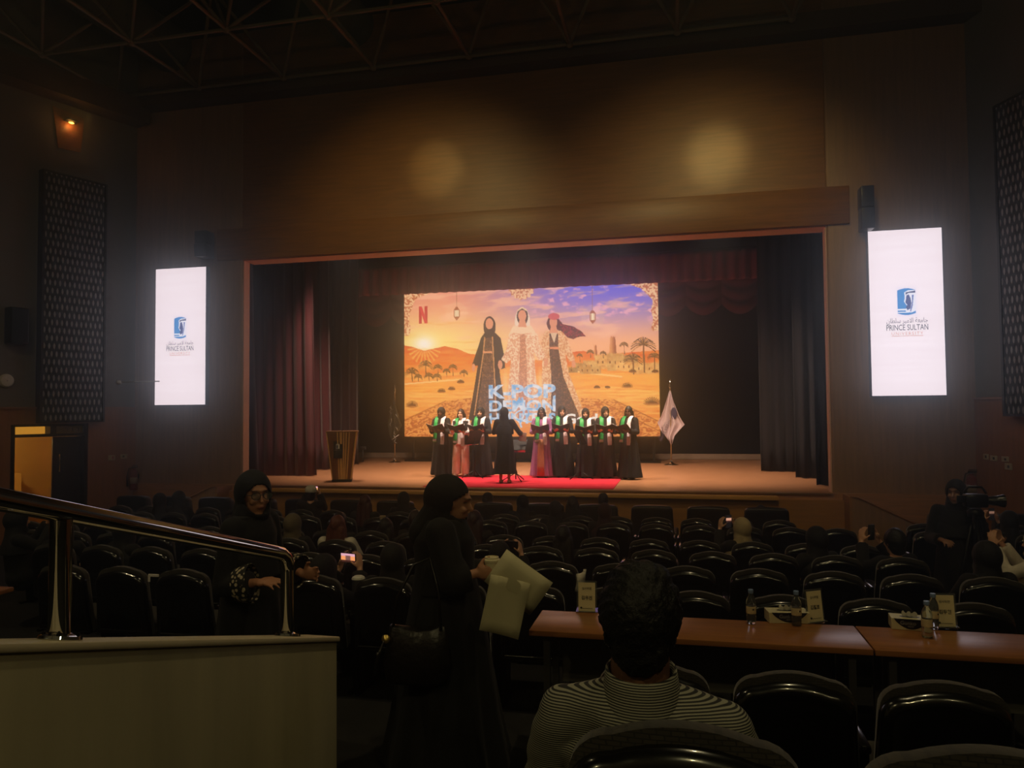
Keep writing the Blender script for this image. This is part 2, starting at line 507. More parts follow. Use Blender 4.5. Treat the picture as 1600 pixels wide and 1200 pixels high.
# acoustic panels with a woven lozenge pattern
def acoustic_mat():
    m = bpy.data.materials.new('lozenge_acoustic_fabric'); m.use_nodes = True
    nt = m.node_tree; b = nt.nodes['Principled BSDF']; L = nt.links.new
    tc = nt.nodes.new('ShaderNodeTexCoord'); sx = nt.nodes.new('ShaderNodeSeparateXYZ'); L(tc.outputs['Object'], sx.inputs[0])
    def math_(op, a, bb=None, c=None):
        n = nt.nodes.new('ShaderNodeMath'); n.operation = op
        for i, v in enumerate((a, bb, c)):
            if v is None: continue
            if isinstance(v, (int, float)): n.inputs[i].default_value = v
            else: L(v, n.inputs[i])
        return n.outputs[0]
    px, pz = 0.098, 0.165
    u = math_('DIVIDE', sx.outputs['X'], px); v = math_('DIVIDE', sx.outputs['Z'], pz)
    row = math_('FLOOR', v)
    odd = math_('MULTIPLY', math_('MODULO', math_('ABSOLUTE', row), 2.0), 0.5)
    fu = math_('SUBTRACT', math_('FRACT', math_('ADD', u, odd)), 0.5); fv = math_('SUBTRACT', math_('FRACT', v), 0.5)
    r = math_('ADD', math_('POWER', math_('DIVIDE', math_('ABSOLUTE', fu), 0.24), 1.5), math_('POWER', math_('DIVIDE', math_('ABSOLUTE', fv), 0.4), 1.5))
    k = nt.nodes.new('ShaderNodeMapRange'); L(r, k.inputs['Value']); k.inputs['From Min'].default_value = 1.15; k.inputs['From Max'].default_value = 0.75
    mx = nt.nodes.new('ShaderNodeMix'); mx.data_type = 'RGBA'
    L(k.outputs[0], mx.inputs['Factor']); mx.inputs[6].default_value = lin((42, 42, 46)); mx.inputs[7].default_value = lin((160, 158, 158))
    L(mx.outputs[2], b.inputs['Base Color']); b.inputs['Roughness'].default_value = 0.85
    return m
M_ac = acoustic_mat()
for F, s0, s1, lab in ((FL, 0.8, 2.09, 'tall patterned acoustic panel above the open door on the left wall'),
                       (FR, 0.83, 2.3, 'tall patterned acoustic panel cut off at the right edge of the picture')):
    t = thing('acoustic_panel', lab, 'acoustic panel'); t.matrix_world = F @ Matrix.Translation(((s0 + s1) / 2, 0, 2.47))
    bevel(MB().box((0, -0.09, 2.6), (s1 - s0, 0.18, 5.2)).build('panel', M_ac, t), 0.012)
    mb = MB()
    for sx_ in (-1, 1): mb.box((sx_ * (s1 - s0 - 0.02) / 2, -0.09, 2.6), (0.045, 0.22, 5.24))
    for z_ in (0, 5.2): mb.box((0, -0.09, z_), (s1 - s0 + 0.02, 0.22, 0.04))
    mb.build('edge_frame', M_frame, t)

# ================================================================== stage
M_stage = wood('stage_boards', (158, 112, 78), (190, 138, 98), 0.42, 'X', 1.6)
M_apron = wood('apron_veneer', (148, 104, 56), (176, 126, 70), 0.45, 'X', 0.8)
stage = struct(MB().box((-3.3, (YF - 0.1 + 24) / 2, ST / 2), (17.5, 24 - YF + 0.1, ST - 0.001)).build('floor_stage', M_stage))
ap = struct(MB().box((-3.3, YF - 0.16, (ST - 0.12) / 2), (12.6, 0.12, ST - 0.12)).build('wall_stage_front', M_apron))
mb = MB()
x0, x1 = at(405, 760, 14.3).x, at(1216, 772, 14.3).x
mb.prism([(x0, 14.24, 0.93), (x0, 14.24, 1.0), (x0, 14.5, 1.0), (x0, 14.5, 0.93)], (x1 - x0, 0, 0))
struct(bevel(mb.build('trim_6', wood('apron_lip_lit_veneer', (190, 140, 76), (212, 160, 92), 0.4, 'X', 0.8)), 0.012))  # lip wood lightened for the light its front face catches
struct(MB().box((-3.3, YF - 0.11, ST - 0.012), (12.2, 0.06, 0.026)).build('trim_7', mat('steel_nosing', (190, 160, 140), 0.35, metal=0.8)))
# stairs on both sides of the stage with a sloping stringer
M_step = mat('dark_step_carpet', (44, 34, 28), 0.9, var=0.2)
def stage_stair(xa, xb, lab):
    t = thing('stage_stair', lab, 'stairs', (xa, 14.0, 0))
    L = xb - xa
    n = 6
    MB().prism([(0, -0.02, 0), (0, -0.02, ST), (L * 0.05, -0.02, ST), (L, -0.02, 0.02), (L, -0.02, 0)], (0, 0.06, 0)).build('stringer', M_front, t)
    MB().box((0, 0.24, ST / 2), (0.05, 0.56, ST - 0.004)).build('end_panel', M_apron, t)
    MB().tube([(0, -0.03, ST), (L * 0.05, -0.03, ST), (L, -0.03, 0.03)], 0.02, 6).build('stringer_cap', M_wains, t)
    for k in range(n):
        MB().box((L * (k + 0.5) / n, 0.3, ST * (n - k - 0.6) / n / 2), (L / n, 0.5, ST * (n - k - 0.6) / n)).build('step', M_step, t)
    return t
stage_stair(2.98, 5.2, 'sloping wood side of the stage stairs behind the camera operator')
stage_stair(-9.55, -12.0, 'sloping wood side of the stage stairs near the left wall extinguisher')
# stage house
struct(MB().box((-3.3, 23.9, 5), (18.6, 0.2, 9)).build('wall_stage_back', M_black))
struct(MB().box((-12.1, 19.5, 5), (0.2, 9, 9)).build('wall_stage_left', M_black))
struct(MB().box((5.5, 19.5, 5), (0.2, 9, 9)).build('wall_stage_right', M_black))
struct(MB().box((-3.3, 19.5, 9.6), (17.8, 9, 0.2)).build('ceiling_stage', M_black))
struct(MB().box((-3.3, 23.76, ST + 0.09), (16.5, 0.08, 0.16)).build('baseboard_stage', mat('pale_skirting', (150, 130, 112), 0.6)))

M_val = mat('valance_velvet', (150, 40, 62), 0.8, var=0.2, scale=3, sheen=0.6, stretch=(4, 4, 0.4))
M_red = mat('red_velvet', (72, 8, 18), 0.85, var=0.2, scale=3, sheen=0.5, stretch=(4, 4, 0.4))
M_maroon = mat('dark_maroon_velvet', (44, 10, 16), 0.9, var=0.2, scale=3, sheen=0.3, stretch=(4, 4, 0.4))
M_nearblack = mat('unlit_red_velvet', (15, 9, 10), 0.9, var=0.2, scale=3, sheen=0.2, stretch=(4, 4, 0.4))  # curtain velvet with the darkness of the unlit wing put into its colour
def pleat_sheet(xa, xb, z0, z1, amp, wl, flare=0.0, seed=0, nz=10, scallop=None):
    rnd = random.Random(seed); n = max(12, int(abs(xb - xa) / wl * 8))
    ph = [rnd.uniform(-0.6, 0.6) for _ in range(n + 1)]
    rows = []
    for j in range(nz + 1):
        t = j / nz; z = z0 + (z1 - z0) * t
        row = []
        for i in range(n + 1):
            u = i / n; x = xa + (xb - xa) * u + flare * (1 - t) ** 2 * (1 if u > 0.5 else 0) * (u - 0.5) * 2
            a = amp * (0.55 + 0.45 * (1 - t)) * (1 + 0.5 * math.sin(5 * u + seed))
            y = a * math.sin(2 * PI * (xb - xa) / wl * u + 0.8 * ph[i] + 0.3 * math.sin(4 * t + ph[i]))
            row.append((x, y, z))
        rows.append(row)
    return rows
def drape(name, lab, xa, xb, y, z0, z1, m, seed, amp=0.07, wl=0.26, flare=0.0, cat='curtain', group=None):
    mb = MB().sheet(pleat_sheet(xa, xb, z0, z1, amp, wl, flare, seed))
    o = mb.build(name, m, smooth=True)
    o.location = (0, y, 0)
    sd = o.modifiers.new('thickness', 'SOLIDIFY'); sd.thickness = 0.008
    return tag(o, lab, cat, group)
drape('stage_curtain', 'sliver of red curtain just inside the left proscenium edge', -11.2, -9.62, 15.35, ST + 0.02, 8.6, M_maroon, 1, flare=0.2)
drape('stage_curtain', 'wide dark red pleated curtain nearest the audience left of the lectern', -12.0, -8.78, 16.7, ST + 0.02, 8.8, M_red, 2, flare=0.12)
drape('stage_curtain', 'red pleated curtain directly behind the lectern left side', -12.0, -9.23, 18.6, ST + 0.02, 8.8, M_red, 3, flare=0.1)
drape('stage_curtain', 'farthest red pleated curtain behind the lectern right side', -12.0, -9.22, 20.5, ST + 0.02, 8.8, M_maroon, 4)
drape('stage_curtain', 'dark curtain at stage right with red foot, farthest back', 2.06, 4.9, 19.3, ST + 0.02, 8.8, M_nearblack, 5)
drape('stage_curtain', 'middle one of the three dark curtains at stage right', 2.6, 4.9, 17.5, ST + 0.02, 8.8, M_nearblack, 6)
drape('stage_curtain', 'dark curtain nearest the right proscenium edge', 2.74, 4.4, 15.8, ST + 0.02, 8.6, M_black, 7)
xa, xb = at(470, 440, 20.6).x, at(1195, 420, 20.6).x
VAL = drape('valance', 'red pleated valance hanging across the top above the screen', xa, xb, 20.78, 6.14, 6.95, M_val, 8, 0.06, 0.3)
drape('stage_border', 'black cloth border behind the header', -11.5, 5.0, 15.22, 6.3, 9.4, M_black, 9, 0.05, 0.5)
for x_ in (-8.5, -5, -1.5, 1.8): MB().cyl((x_, 0, 6.9), (x_, 0, 9.52), 0.01, n=6).build('hanging_cable', M_metal, VAL)
# festoon (swagged) curtain behind the screen
t = thing('festoon_curtain', 'dark maroon swagged festoon curtain hanging behind the screen top', 'curtain', (0, 22.75, 0))
sw = 1.05
M_fest = mat('festoon_velvet', (112, 32, 46), 0.8, var=0.2, scale=3, sheen=0.4)
mb0 = MB(); rows = []
nx, nz = 14, 36
for j in range(nz + 1):
    tt = j / nz; row = []
    for i in range(nx + 1):
        u = i / nx; sag = 0.32 * (1 - (2 * u - 1) ** 2)
        z = 7.4 - 1.65 * tt - sag * tt * 1.0
        fold = abs(math.sin(PI * (tt * 5.0)))
        y = -0.16 * fold * (1 - (2 * u - 1) ** 2) - 0.02
        row.append((u * sw, y, z))
    rows.append(row)
fm = mb0.sheet(rows).mesh('swag', True)
k = 0
for i in range(15):
    obj('swag', fm, M_fest, t, (-11.2 + i * sw, 0, 0))
MB().cyl((-11.3, -0.02, 7.42), (4.8, -0.02, 7.42), 0.035, n=8).build('batten', M_metal, t, True)
for x_ in (-10, -6.5, -3, 0.5, 4): MB().cyl((x_, -0.02, 7.42), (x_, -0.02, 9.52), 0.008, n=6).build('hanging_cable', M_metal, t)
# red carpet runner
pf = [atz(672, 757, ST), atz(962, 760, ST), atz(962, 742, ST), atz(722, 738, ST)]
X0, X1 = atz(672, 757, ST).x, atz(962, 760, ST).x
o = MB().box(((X0 + X1) / 2, (14.62 + 17.4) / 2, ST + 0.006), (X1 - X0, 17.4 - 14.62, 0.012)).build('red_carpet', mat('red_carpet_pile', (214, 36, 60), 0.9, var=0.08, scale=20, bump=0.2, bscale=200))
tag(o, 'bright red carpet under the singers on the stage', 'carpet')

# ================================================================== low stair wall and handrail
M_pl = mat('cream_plaster', (172, 164, 130), 0.6, var=0.13, scale=2.2, bump=0.08, bscale=30, stretch=(1, 3.2, 0.35))  # stretched noise puts upright streaks of reflected light into the plaster colour
XW = -1.46
def wall_top(y): return 2.04 - 0.289 * (y - 1.59)
ya, yb = -2.0, 3.01
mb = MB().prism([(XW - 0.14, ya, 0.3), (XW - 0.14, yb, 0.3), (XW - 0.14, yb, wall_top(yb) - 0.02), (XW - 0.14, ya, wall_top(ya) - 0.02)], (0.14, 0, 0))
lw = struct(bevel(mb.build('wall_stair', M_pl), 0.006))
mb = MB().prism([(XW - 0.15, ya, wall_top(ya) - 0.022), (XW - 0.15, yb + 0.008, wall_top(yb) - 0.022), (XW - 0.15, yb + 0.008, wall_top(yb)), (XW - 0.15, ya, wall_top(ya))], (0.162, 0, 0))
struct(bevel(mb.build('trim_8', mat('cream_coping', (214, 200, 168), 0.5, var=0.06)), 0.006))
rail = thing('handrail', 'polished steel handrail with posts on the cream stair wall', 'handrail')
XR_ = XW - 0.07
RH = 0.325
pts = [(XR_, y, wall_top(y) + RH) for y in np.linspace(-0.6, 2.6, 12)]
yE = 2.71
pts += [(XR_, yE - 0.055, wall_top(yE - 0.055) + RH), (XR_, yE - 0.02, wall_top(yE) + RH - 0.006), (XR_, yE - 0.002, wall_top(yE) + RH - 0.03), (XR_, yE, wall_top(yE) + RH - 0.06)]
MB().tube(pts, 0.027, 20).build('top_rail', M_chrome, rail, True)
for y in (0.45, 1.59, yE):
    p = MB().cyl((XR_, y, wall_top(y) - 0.01), (XR_, y, wall_top(y) + RH - 0.02), 0.026, n=24).build('post', M_chrome, rail, True)
    smooth_angle(p)
    Mf = Matrix.Translation((XR_, y, wall_top(y))) @ Matrix.Rotation(-math.atan(0.289), 4, 'X')
    f = MB().lathe([(0.049, 0), (0.051, 0.004), (0.049, 0.012), (0.03, 0.016), (0.024, 0.02)], 24, M=Mf).build('flange', M_chrome, rail)
    smooth_angle(f)
    for a in range(4):
        an = a * PI / 2 + 0.6
        MB().lathe([(0.005, 0.012), (0.005, 0.018), (0.002, 0.02)], 8, (0.038 * math.cos(an), 0.038 * math.sin(an), 0), M=Mf).build('screw', M_metal, f)

# ================================================================== space frame and ducts under the roof
M_tr = mat('grey_truss_paint', (124, 112, 94), 0.55, var=0.1)
M_duct = mat('dull_duct_metal', (84, 76, 62), 0.55, metal=0.3, var=0.1, scale=4)
ZT = 9.76
truss = thing('ceiling_truss', 'grey steel space frame under the dark roof', 'truss', (0, 0, ZT))
P_ = 2.05
base = MB().cyl((0, 0, 0), (0, 0, 1), 0.035, n=8).mesh('strut', True)
ball = MB().ell((0, 0, 0), (0.075,) * 3, None, 10, 7).mesh('node', True)
def strut(a, b):
    a = Vector(a); b = Vector(b); o = obj('strut', base, M_tr, truss)
    q = (b - a).to_track_quat('Z', 'Y')
    o.matrix_local = Matrix.Translation(a) @ q.to_matrix().to_4x4() @ Matrix.Diagonal((1, 1, (b - a).length, 1))
XN = [-10.1 - P_ + P_ * k for k in range(8)]
YN = [9.95, 12.0, 14.05]
for j, y in enumerate(YN):
    for i, x in enumerate(XN):
        obj('node', ball, M_tr, truss, (x, y, 0))
        if i + 1 < len(XN): strut((x, y, 0), (XN[i + 1], y, 0))
        if j + 1 < len(YN): strut((x, y, 0), (x, YN[j + 1], 0))
        for sx_, sy_ in ((1, 1), (-1, 1), (1, -1), (-1, -1)):
            if y + sy_ > 14.3: continue
            strut((x, y, 0), (x + sx_ * P_ / 2, y + sy_ * P_ / 2, 1.5))
for x, r in ((-11.2, 0.5), (-6.7, 0.45)):
    mb = MB()
    for k in range(8):
        mb.lathe([(r, 0), (r, 1.16), (r + 0.03, 1.17), (r + 0.03, 1.2)], 20, M=Matrix.Translation((x, 5 + 1.2 * k, 11.0)) @ Matrix.Rotation(-PI / 2, 4, 'X'))
    tag(mb.build('air_duct', M_duct, smooth=True), 'round air duct above the roof trusses, %s' % ('leftmost near the left wall' if x < -8 else 'nearer the middle of the hall'), 'duct')
# ================================================================== LED screens
def srgb2lin(a):
    a = np.clip(a / 255.0, 0, 1)
    return np.where(a <= 0.04045, a / 12.92, ((a + 0.055) / 1.055) ** 2.4)

def vnoise(x, y, seed=0):
    """smooth value noise on arrays"""
    def h(i, j):
        n = (i * 374761393 + j * 668265263 + seed * 1442695041) & 0x7fffffff
        n = ((n ^ (n >> 13)) * 1274126177) & 0x7fffffff
        return ((n ^ (n >> 16)) & 0xffff) / 65535.0
    i = np.floor(x).astype(np.int64); j = np.floor(y).astype(np.int64)
    fx = x - i; fy = y - j; fx = fx * fx * (3 - 2 * fx); fy = fy * fy * (3 - 2 * fy)
    return (h(i, j) * (1 - fx) + h(i + 1, j) * fx) * (1 - fy) + (h(i, j + 1) * (1 - fx) + h(i + 1, j + 1) * fx) * fy
def fbm(x, y, o=4, seed=0):
    s = 0; a = 0.5
    for k in range(o):
        s = s + a * vnoise(x * 2 ** k, y * 2 ** k, seed + k); a *= 0.5
    return s / (1 - 0.5 ** o)

def grid_picture(name, W, H, nx, ny, paint, m, parent, M):
    """flat display surface whose picture is stored as colours on a fine grid (local x right, z up, facing -y)"""
    u = np.linspace(0, 1, nx); t = np.linspace(0, 1, ny)
    U, T = np.meshgrid(u, t)
    c = paint(U, T)
    v = np.zeros((nx * ny, 3)); v[:, 0] = (U.ravel() - 0.5) * W; v[:, 2] = (0.5 - T.ravel()) * H
    ii = np.arange(nx * ny).reshape(ny, nx)
    f = np.stack([ii[:-1, :-1].ravel(), ii[1:, :-1].ravel(), ii[1:, 1:].ravel(), ii[:-1, 1:].ravel()], 1)
    me = bpy.data.meshes.new(name)
    me.vertices.add(len(v)); me.vertices.foreach_set('co', v.ravel())
    me.loops.add(len(f) * 4); me.loops.foreach_set('vertex_index', f.ravel())
    me.polygons.add(len(f)); me.polygons.foreach_set('loop_start', np.arange(len(f)) * 4)
    me.polygons.foreach_set('loop_total', np.full(len(f), 4))
    me.update(); me.validate()
    set_col(me, srgb2lin(c.reshape(-1, 3)) * np.array([1.0, 1.03, 1.12]))
    o = obj(name, me, m, parent)
    o.matrix_local = M
    return o

def inpoly(X, Y, P):
    r = np.zeros(X.shape, bool); n = len(P)
    for k in range(n):
        x0, y0 = P[k]; x1, y1 = P[(k + 1) % n]
        if y0 == y1: continue
        c = ((y0 > Y) != (y1 > Y)) & (X < (x1 - x0) * (Y - y0) / (y1 - y0) + x0)
        r ^= c
    return r
def inell(X, Y, cx, cy, rx, ry): return ((X - cx) / rx) ** 2 + ((Y - cy) / ry) ** 2 < 1
def seg(X, Y, x0, y0, x1, y1, w):
    dx, dy = x1 - x0, y1 - y0
    k = np.clip(((X - x0) * dx + (Y - y0) * dy) / (dx * dx + dy * dy + 1e-9), 0, 1)
    return (X - x0 - k * dx) ** 2 + (Y - y0 - k * dy) ** 2 < w * w
def sst(a, b, x):
    k = np.clip((x - a) / (b - a), 0, 1); return k * k * (3 - 2 * k)

def desert(U, T):
    X = 103 + 1332 * U; top = 115 - 60 * U; bot = 875 - 5 * U
    Y = top + T * (bot - top)
    I = np.zeros(U.shape + (3,))
    def put(mask, col, a=1.0):
        c = np.array(col, float) if not isinstance(col, np.ndarray) else col
        mm = (mask.astype(float) * a)[..., None] if mask.dtype == bool else (mask * a)[..., None]
        I[:] = I * (1 - mm) + c * mm
    mixc = lambda a, b, k: np.array(a, float) * (1 - k[..., None]) + np.array(b, float) * k[..., None]
    # sky
    k = sst(90, 430, Y)
    left = mixc((238, 150, 120), (255, 214, 130), k); right = mixc((112, 106, 214), (250, 178, 128), sst(90, 400, Y) ** 0.9)
    s = sst(0.18, 0.8, U + 0.12 * (0.4 - T))[..., None]
    I[:] = left * (1 - s) + right * s
    n = fbm(X / 120 + Y / 260, Y / 26 + X / 330, 5, 3)
    put(sst(0.5, 0.72, n) * (1 - sst(330, 430, Y)), (255, 190, 150), 0.75)
    n2 = fbm(X / 46 - Y / 60, Y / 22 + X / 90, 4, 9)
    put(sst(0.55, 0.75, n2) * sst(700, 900, X) * (1 - sst(230, 300, Y)), (250, 180, 190), 0.8)
    put(sst(0.52, 0.7, fbm(X / 150 + 7, Y / 20, 4, 5)) * (1 - sst(450, 620, X)) * sst(230, 300, Y), (240, 160, 70), 0.6)
    g = np.exp(-(((X - 215) / 190) ** 2 + ((Y - 395) / 90) ** 2)); put(g, (255, 232, 130), 0.9)
    g = np.exp(-(((X - 215) / 60) ** 2 + ((Y - 390) / 42) ** 2)); put(g, (255, 250, 235), 1.0)
    # dunes
    def sand(P, c1, c2, sx_, sy_, seed, y0, y1):
        mk = inpoly(X, Y, P); n = fbm(X / sx_ + Y / 60, Y / sy_, 4, seed)
        kk = np.clip(sst(y0, y1, Y) * 0.6 + (n - 0.5) * 1.3 + 0.2, 0, 1)
        put(mk, mixc(c1, c2, kk))
    sand([(90, 395), (150, 405), (215, 425), (260, 415), (330, 400), (400, 415), (460, 440), (560, 450), (640, 470), (900, 475), (1010, 430), (1060, 425), (1140, 445), (1450, 420), (1450, 640), (90, 640)],
         (226, 96, 36), (250, 160, 66), 60, 16, 11, 400, 560)
    sand([(90, 520), (200, 500), (330, 478), (430, 450), (520, 440), (640, 480), (640, 640), (90, 640)], (232, 108, 34), (252, 176, 84), 80, 14, 15, 440, 600)
    sand([(90, 605), (250, 585), (420, 560), (500, 530), (900, 560), (980, 520), (1100, 545), (1250, 540), (1450, 545), (1450, 900), (90, 900)],
         (252, 172, 74), (240, 142, 60), 70, 9, 21, 560, 860)
    sand([(90, 640), (350, 645), (560, 620), (900, 640), (1200, 610), (1450, 640), (1450, 900), (90, 900)], (253, 184, 88), (236, 132, 54), 50, 7, 27, 620, 860)
    put(seg(X, Y, 100, 600, 420, 575, 4) | seg(X, Y, 990, 530, 1250, 560, 4), (255, 214, 140), 0.7)
    # sun rays on the dune
    ang = np.arctan2(Y - 400, X - 215); rr = np.hypot(X - 215, Y - 400)
    put((np.sin(ang * 22) > 0.3) & (Y > 412) & (rr < 95), (255, 200, 90), 0.6)
    # woven runners in the lower corners
    for P in ([(100, 880), (100, 792), (330, 690), (470, 672), (480, 880)], [(1045, 672), (1210, 680), (1445, 800), (1445, 880), (1040, 880)]):
        mk = inpoly(X, Y, P)
        n = vnoise(X / 7 + Y / 9, Y / 5, 31)
        put(mk, mixc((176, 84, 36), (240, 160, 78), sst(0.3, 0.7, n)), 0.8)
    put(seg(X, Y, 100, 790, 330, 690, 3) | seg(X, Y, 1210, 680, 1445, 800, 3) | seg(X, Y, 105, 850, 400, 715, 2.5) | seg(X, Y, 1150, 690, 1445, 850, 2.5), (176, 96, 40), 0.8)
    # fort
    def block(x0, y0, x1, y1, shade, win=True):
        mk = (X > x0) & (X < x1) & (Y > y0) & (Y < y1)
        n = fbm(X / 14, Y / 14, 3, 41)
        c = mixc((206, 136, 66), (246, 196, 116), np.clip(n * 1.2 - 0.1, 0, 1)) * shade
        put(mk, c)
        put((X > x0) & (X < x1) & (Y > y0 - 5) & (Y <= y0 + 1) & (np.mod(X, 12) < 7), c)
        if win:
            for wx in np.arange(x0 + 14, x1 - 8, 26): put((np.abs(X - wx) < 3) & (np.abs(Y - (y0 + y1) / 2) < 6), (120, 60, 30))
    def tower(x0, x1, y0, y1):
        mk = inpoly(X, Y, [(x0 + 3, y0), (x1 - 3, y0), (x1 + 4, y1), (x0 - 4, y1)])
        put(mk, mixc((150, 78, 44), (226, 150, 88), sst(x1, x0, X)))
        put((X > x0) & (X < x1) & (Y > y0 - 5) & (Y < y0) & (np.mod(X, 10) < 6), (180, 100, 56))
    tower(1194, 1224, 352, 440); tower(1114, 1130, 398, 462)
    for a in ((1118, 448, 1180, 520, 1.0), (1180, 440, 1262, 530, 0.92), (1060, 478, 1130, 530, 0.95), (1020, 490, 1072, 530, 0.85), (1262, 450, 1330, 500, 0.8), (1040, 508, 1150, 545, 0.9), (1222, 486, 1300, 530, 1.05), (1296, 490, 1440, 545, 1.0), (985, 512, 1030, 540, 0.75)):
        block(*a)
    # palms and tufts
    def palm(cx, cy, r, foot, col=(92, 62, 30)):
        put(seg(X, Y, cx, cy, cx + r * 0.06, foot, max(2.2, r * 0.07)), (130, 82, 44))
        rel_x, rel_y = X - cx, Y - cy
        for k in range(15):
            a = -PI * 1.12 + k * (PI * 1.24) / 14
            x1_, y1_ = cx + r * math.cos(a), cy + r * 0.8 * math.sin(a) + r * 0.3
            xm, ym = cx + r * 0.55 * math.cos(a), cy + r * 0.62 * math.sin(a)
            put(seg(X, Y, cx, cy, xm, ym, max(1.8, r * 0.045)) | seg(X, Y, xm, ym, x1_, y1_, max(1.6, r * 0.04)), col if k % 3 else (176, 120, 58), 0.9)
    for a in ((1360, 392, 62, 535), (1308, 468, 48, 545), (1265, 392, 22, 440), (1412, 455, 34, 540), (1096, 430, 18, 460), (1160, 436, 16, 462), (1042, 448, 14, 480),
              (145, 540, 44, 585), (222, 500, 40, 560), (290, 512, 26, 560), (372, 510, 24, 556), (240, 556, 26, 584), (285, 560, 26, 584), (432, 538, 22, 560), (338, 530, 20, 562), (180, 562, 24, 584)):
        palm(*a)
    def tuft(cx, cy, r):
        for k in range(13):
            a = -PI + k * PI / 12
            put(seg(X, Y, cx, cy, cx + r * math.cos(a), cy + r * 0.8 * math.sin(a), max(1.5, r * 0.05)), (96, 56, 30), 0.9)
        put(inell(X, Y, cx, cy + 2, r * 0.9, r * 0.2), (150, 80, 36), 0.6)
    for a in ((145, 715, 34), (310, 640, 22), (365, 628, 20), (415, 592, 20), (1278, 612, 27), (1127, 618, 16), (1180, 618, 13), (1398, 700, 42), (1305, 535, 18), (1415, 535, 16)):
        tuft(*a)
    # lace spandrels and medallion
    lace = sst(0.42, 0.56, vnoise(X / 7.5, Y / 7.5, 51) * 0.6 + vnoise(X / 3.6, Y / 3.6, 52) * 0.4)
    lc = mixc((196, 112, 66), (252, 206, 152), lace)
    wob = 9 * np.sin(X / 17.0) + 7 * np.sin(Y / 15.0)
    mL = (X - 100 < 170 * np.exp(-((Y - 110) / 70) ** 1.0) - 10 + wob) & (Y < 350)
    mL |= (X < 128 + wob * 0.7) & (Y < 345)
    mR = (1436 - X < 205 * np.exp(-np.clip(Y - 55, 0, 999) / 62) - 12 + wob) & (Y < 330)
    mR |= (1436 - X < 26 + wob * 0.7) & (Y < 320)
    put(mL, lc, 0.95); put(mR, lc, 0.95)
    mC = (np.hypot((X - 745) / 1.0, (Y - 86)) < 68 + 4 * np.sin(np.arctan2(Y - 86, X - 745) * 16))
    put(mC, lc, 0.9)
    # lanterns
    for cx, cy in ((395, 228), (1110, 246)):
        put((np.abs(X - cx) < 1.6) & (Y < cy - 30), (150, 96, 60))
        put(inell(X, Y, cx, cy, 60, 60), (255, 214, 160), 0.18)
        put(inpoly(X, Y, [(cx - 6, cy - 34), (cx + 6, cy - 34), (cx + 16, cy - 18), (cx + 16, cy + 18), (cx + 7, cy + 30), (cx, cy + 38), (cx - 7, cy + 30), (cx - 16, cy + 18), (cx - 16, cy - 18)]), (168, 92, 50))
        put((np.abs(X - cx) < 11) & (np.abs(Y - cy) < 17) & (np.abs(np.abs(X - cx) - 5.5) > 1.3), (255, 236, 190))
    # three generic robed figures
    spark = sst(0.55, 0.8, vnoise(X / 3.2, Y / 3.2, 61)); lacef = sst(0.35, 0.7, vnoise(X / 5, Y / 5, 63))
    sk = (226, 148, 108)
    # black robe
    put(inpoly(X, Y, [(546, 330), (603, 330), (632, 358), (640, 400), (650, 450), (655, 515), (632, 522), (620, 470), (628, 560), (665, 790), (455, 790), (488, 620), (508, 500), (500, 505), (478, 496), (505, 420), (526, 356)]), (36, 32, 32))
    put(inpoly(X, Y, [(548, 356), (590, 356), (592, 430), (602, 600), (606, 790), (492, 790), (526, 600), (540, 430)]), mixc((76, 52, 40), (160, 108, 70), spark))
    put(seg(X, Y, 588, 352, 592, 440, 3) | seg(X, Y, 592, 440, 606, 760, 3) | seg(X, Y, 546, 356, 538, 440, 3) | seg(X, Y, 538, 440, 488, 760, 3), (206, 142, 84))
    put((np.abs(X - 562) < 26) & (np.abs(Y - 432) < 6), (226, 150, 100))
    put(inell(X, Y, 573, 298, 33, 55), (30, 27, 30)); put(inell(X, Y, 572, 282, 20, 29), sk)
    put(inell(X, Y, 485, 512, 9, 20), sk)
    # cream coat over brown dress, red cap and long dark red hair
    put(inpoly(X, Y, [(935, 255), (958, 284), (1010, 296), (1050, 320), (1074, 348), (1035, 352), (1010, 364), (968, 350), (942, 330), (925, 300)]), mixc((60, 18, 30), (150, 34, 56), lacef))
    put(inpoly(X, Y, [(868, 318), (948, 318), (976, 350), (1000, 420), (1020, 470), (990, 482), (966, 430), (985, 540), (1075, 790), (826, 790), (845, 600), (850, 480), (838, 420), (850, 350)]), mixc((214, 146, 92), (246, 198, 150), lacef))
    put(inpoly(X, Y, [(886, 334), (934, 334), (934, 420), (958, 560), (1046, 790), (890, 790), (896, 560), (886, 420)]), mixc((60, 40, 36), (150, 98, 66), spark))
    put(inpoly(X, Y, [(890, 322), (930, 322), (912, 385)]), (226, 190, 150)); put((np.abs(X - 912) < 22) & (np.abs(Y - 410) < 6), (232, 140, 96))
    put(inell(X, Y, 909, 282, 34, 42), (70, 22, 34)); put(inpoly(X, Y, [(898, 290), (922, 290), (932, 330), (888, 330)]), sk); put(inell(X, Y, 909, 274, 20, 29), sk)
    put(inell(X, Y, 912, 244, 30, 18), (206, 86, 84)); put(inell(X, Y, 1010, 492, 10, 20), sk)
    # cream robe and veil in the middle
    put(inell(X, Y, 748, 275, 40, 80), (240, 214, 186))
    put(inpoly(X, Y, [(704, 292), (790, 292), (826, 340), (842, 400), (868, 455), (832, 476), (806, 430), (815, 560), (842, 790), (646, 790), (672, 600), (686, 470), (660, 490), (634, 470), (660, 420), (676, 350)]), mixc((222, 156, 112), (250, 212, 172), lacef))
    put(inpoly(X, Y, [(735, 330), (762, 330), (768, 470), (772, 790), (716, 790), (730, 470)]), mixc((190, 120, 86), (236, 170, 124), spark))
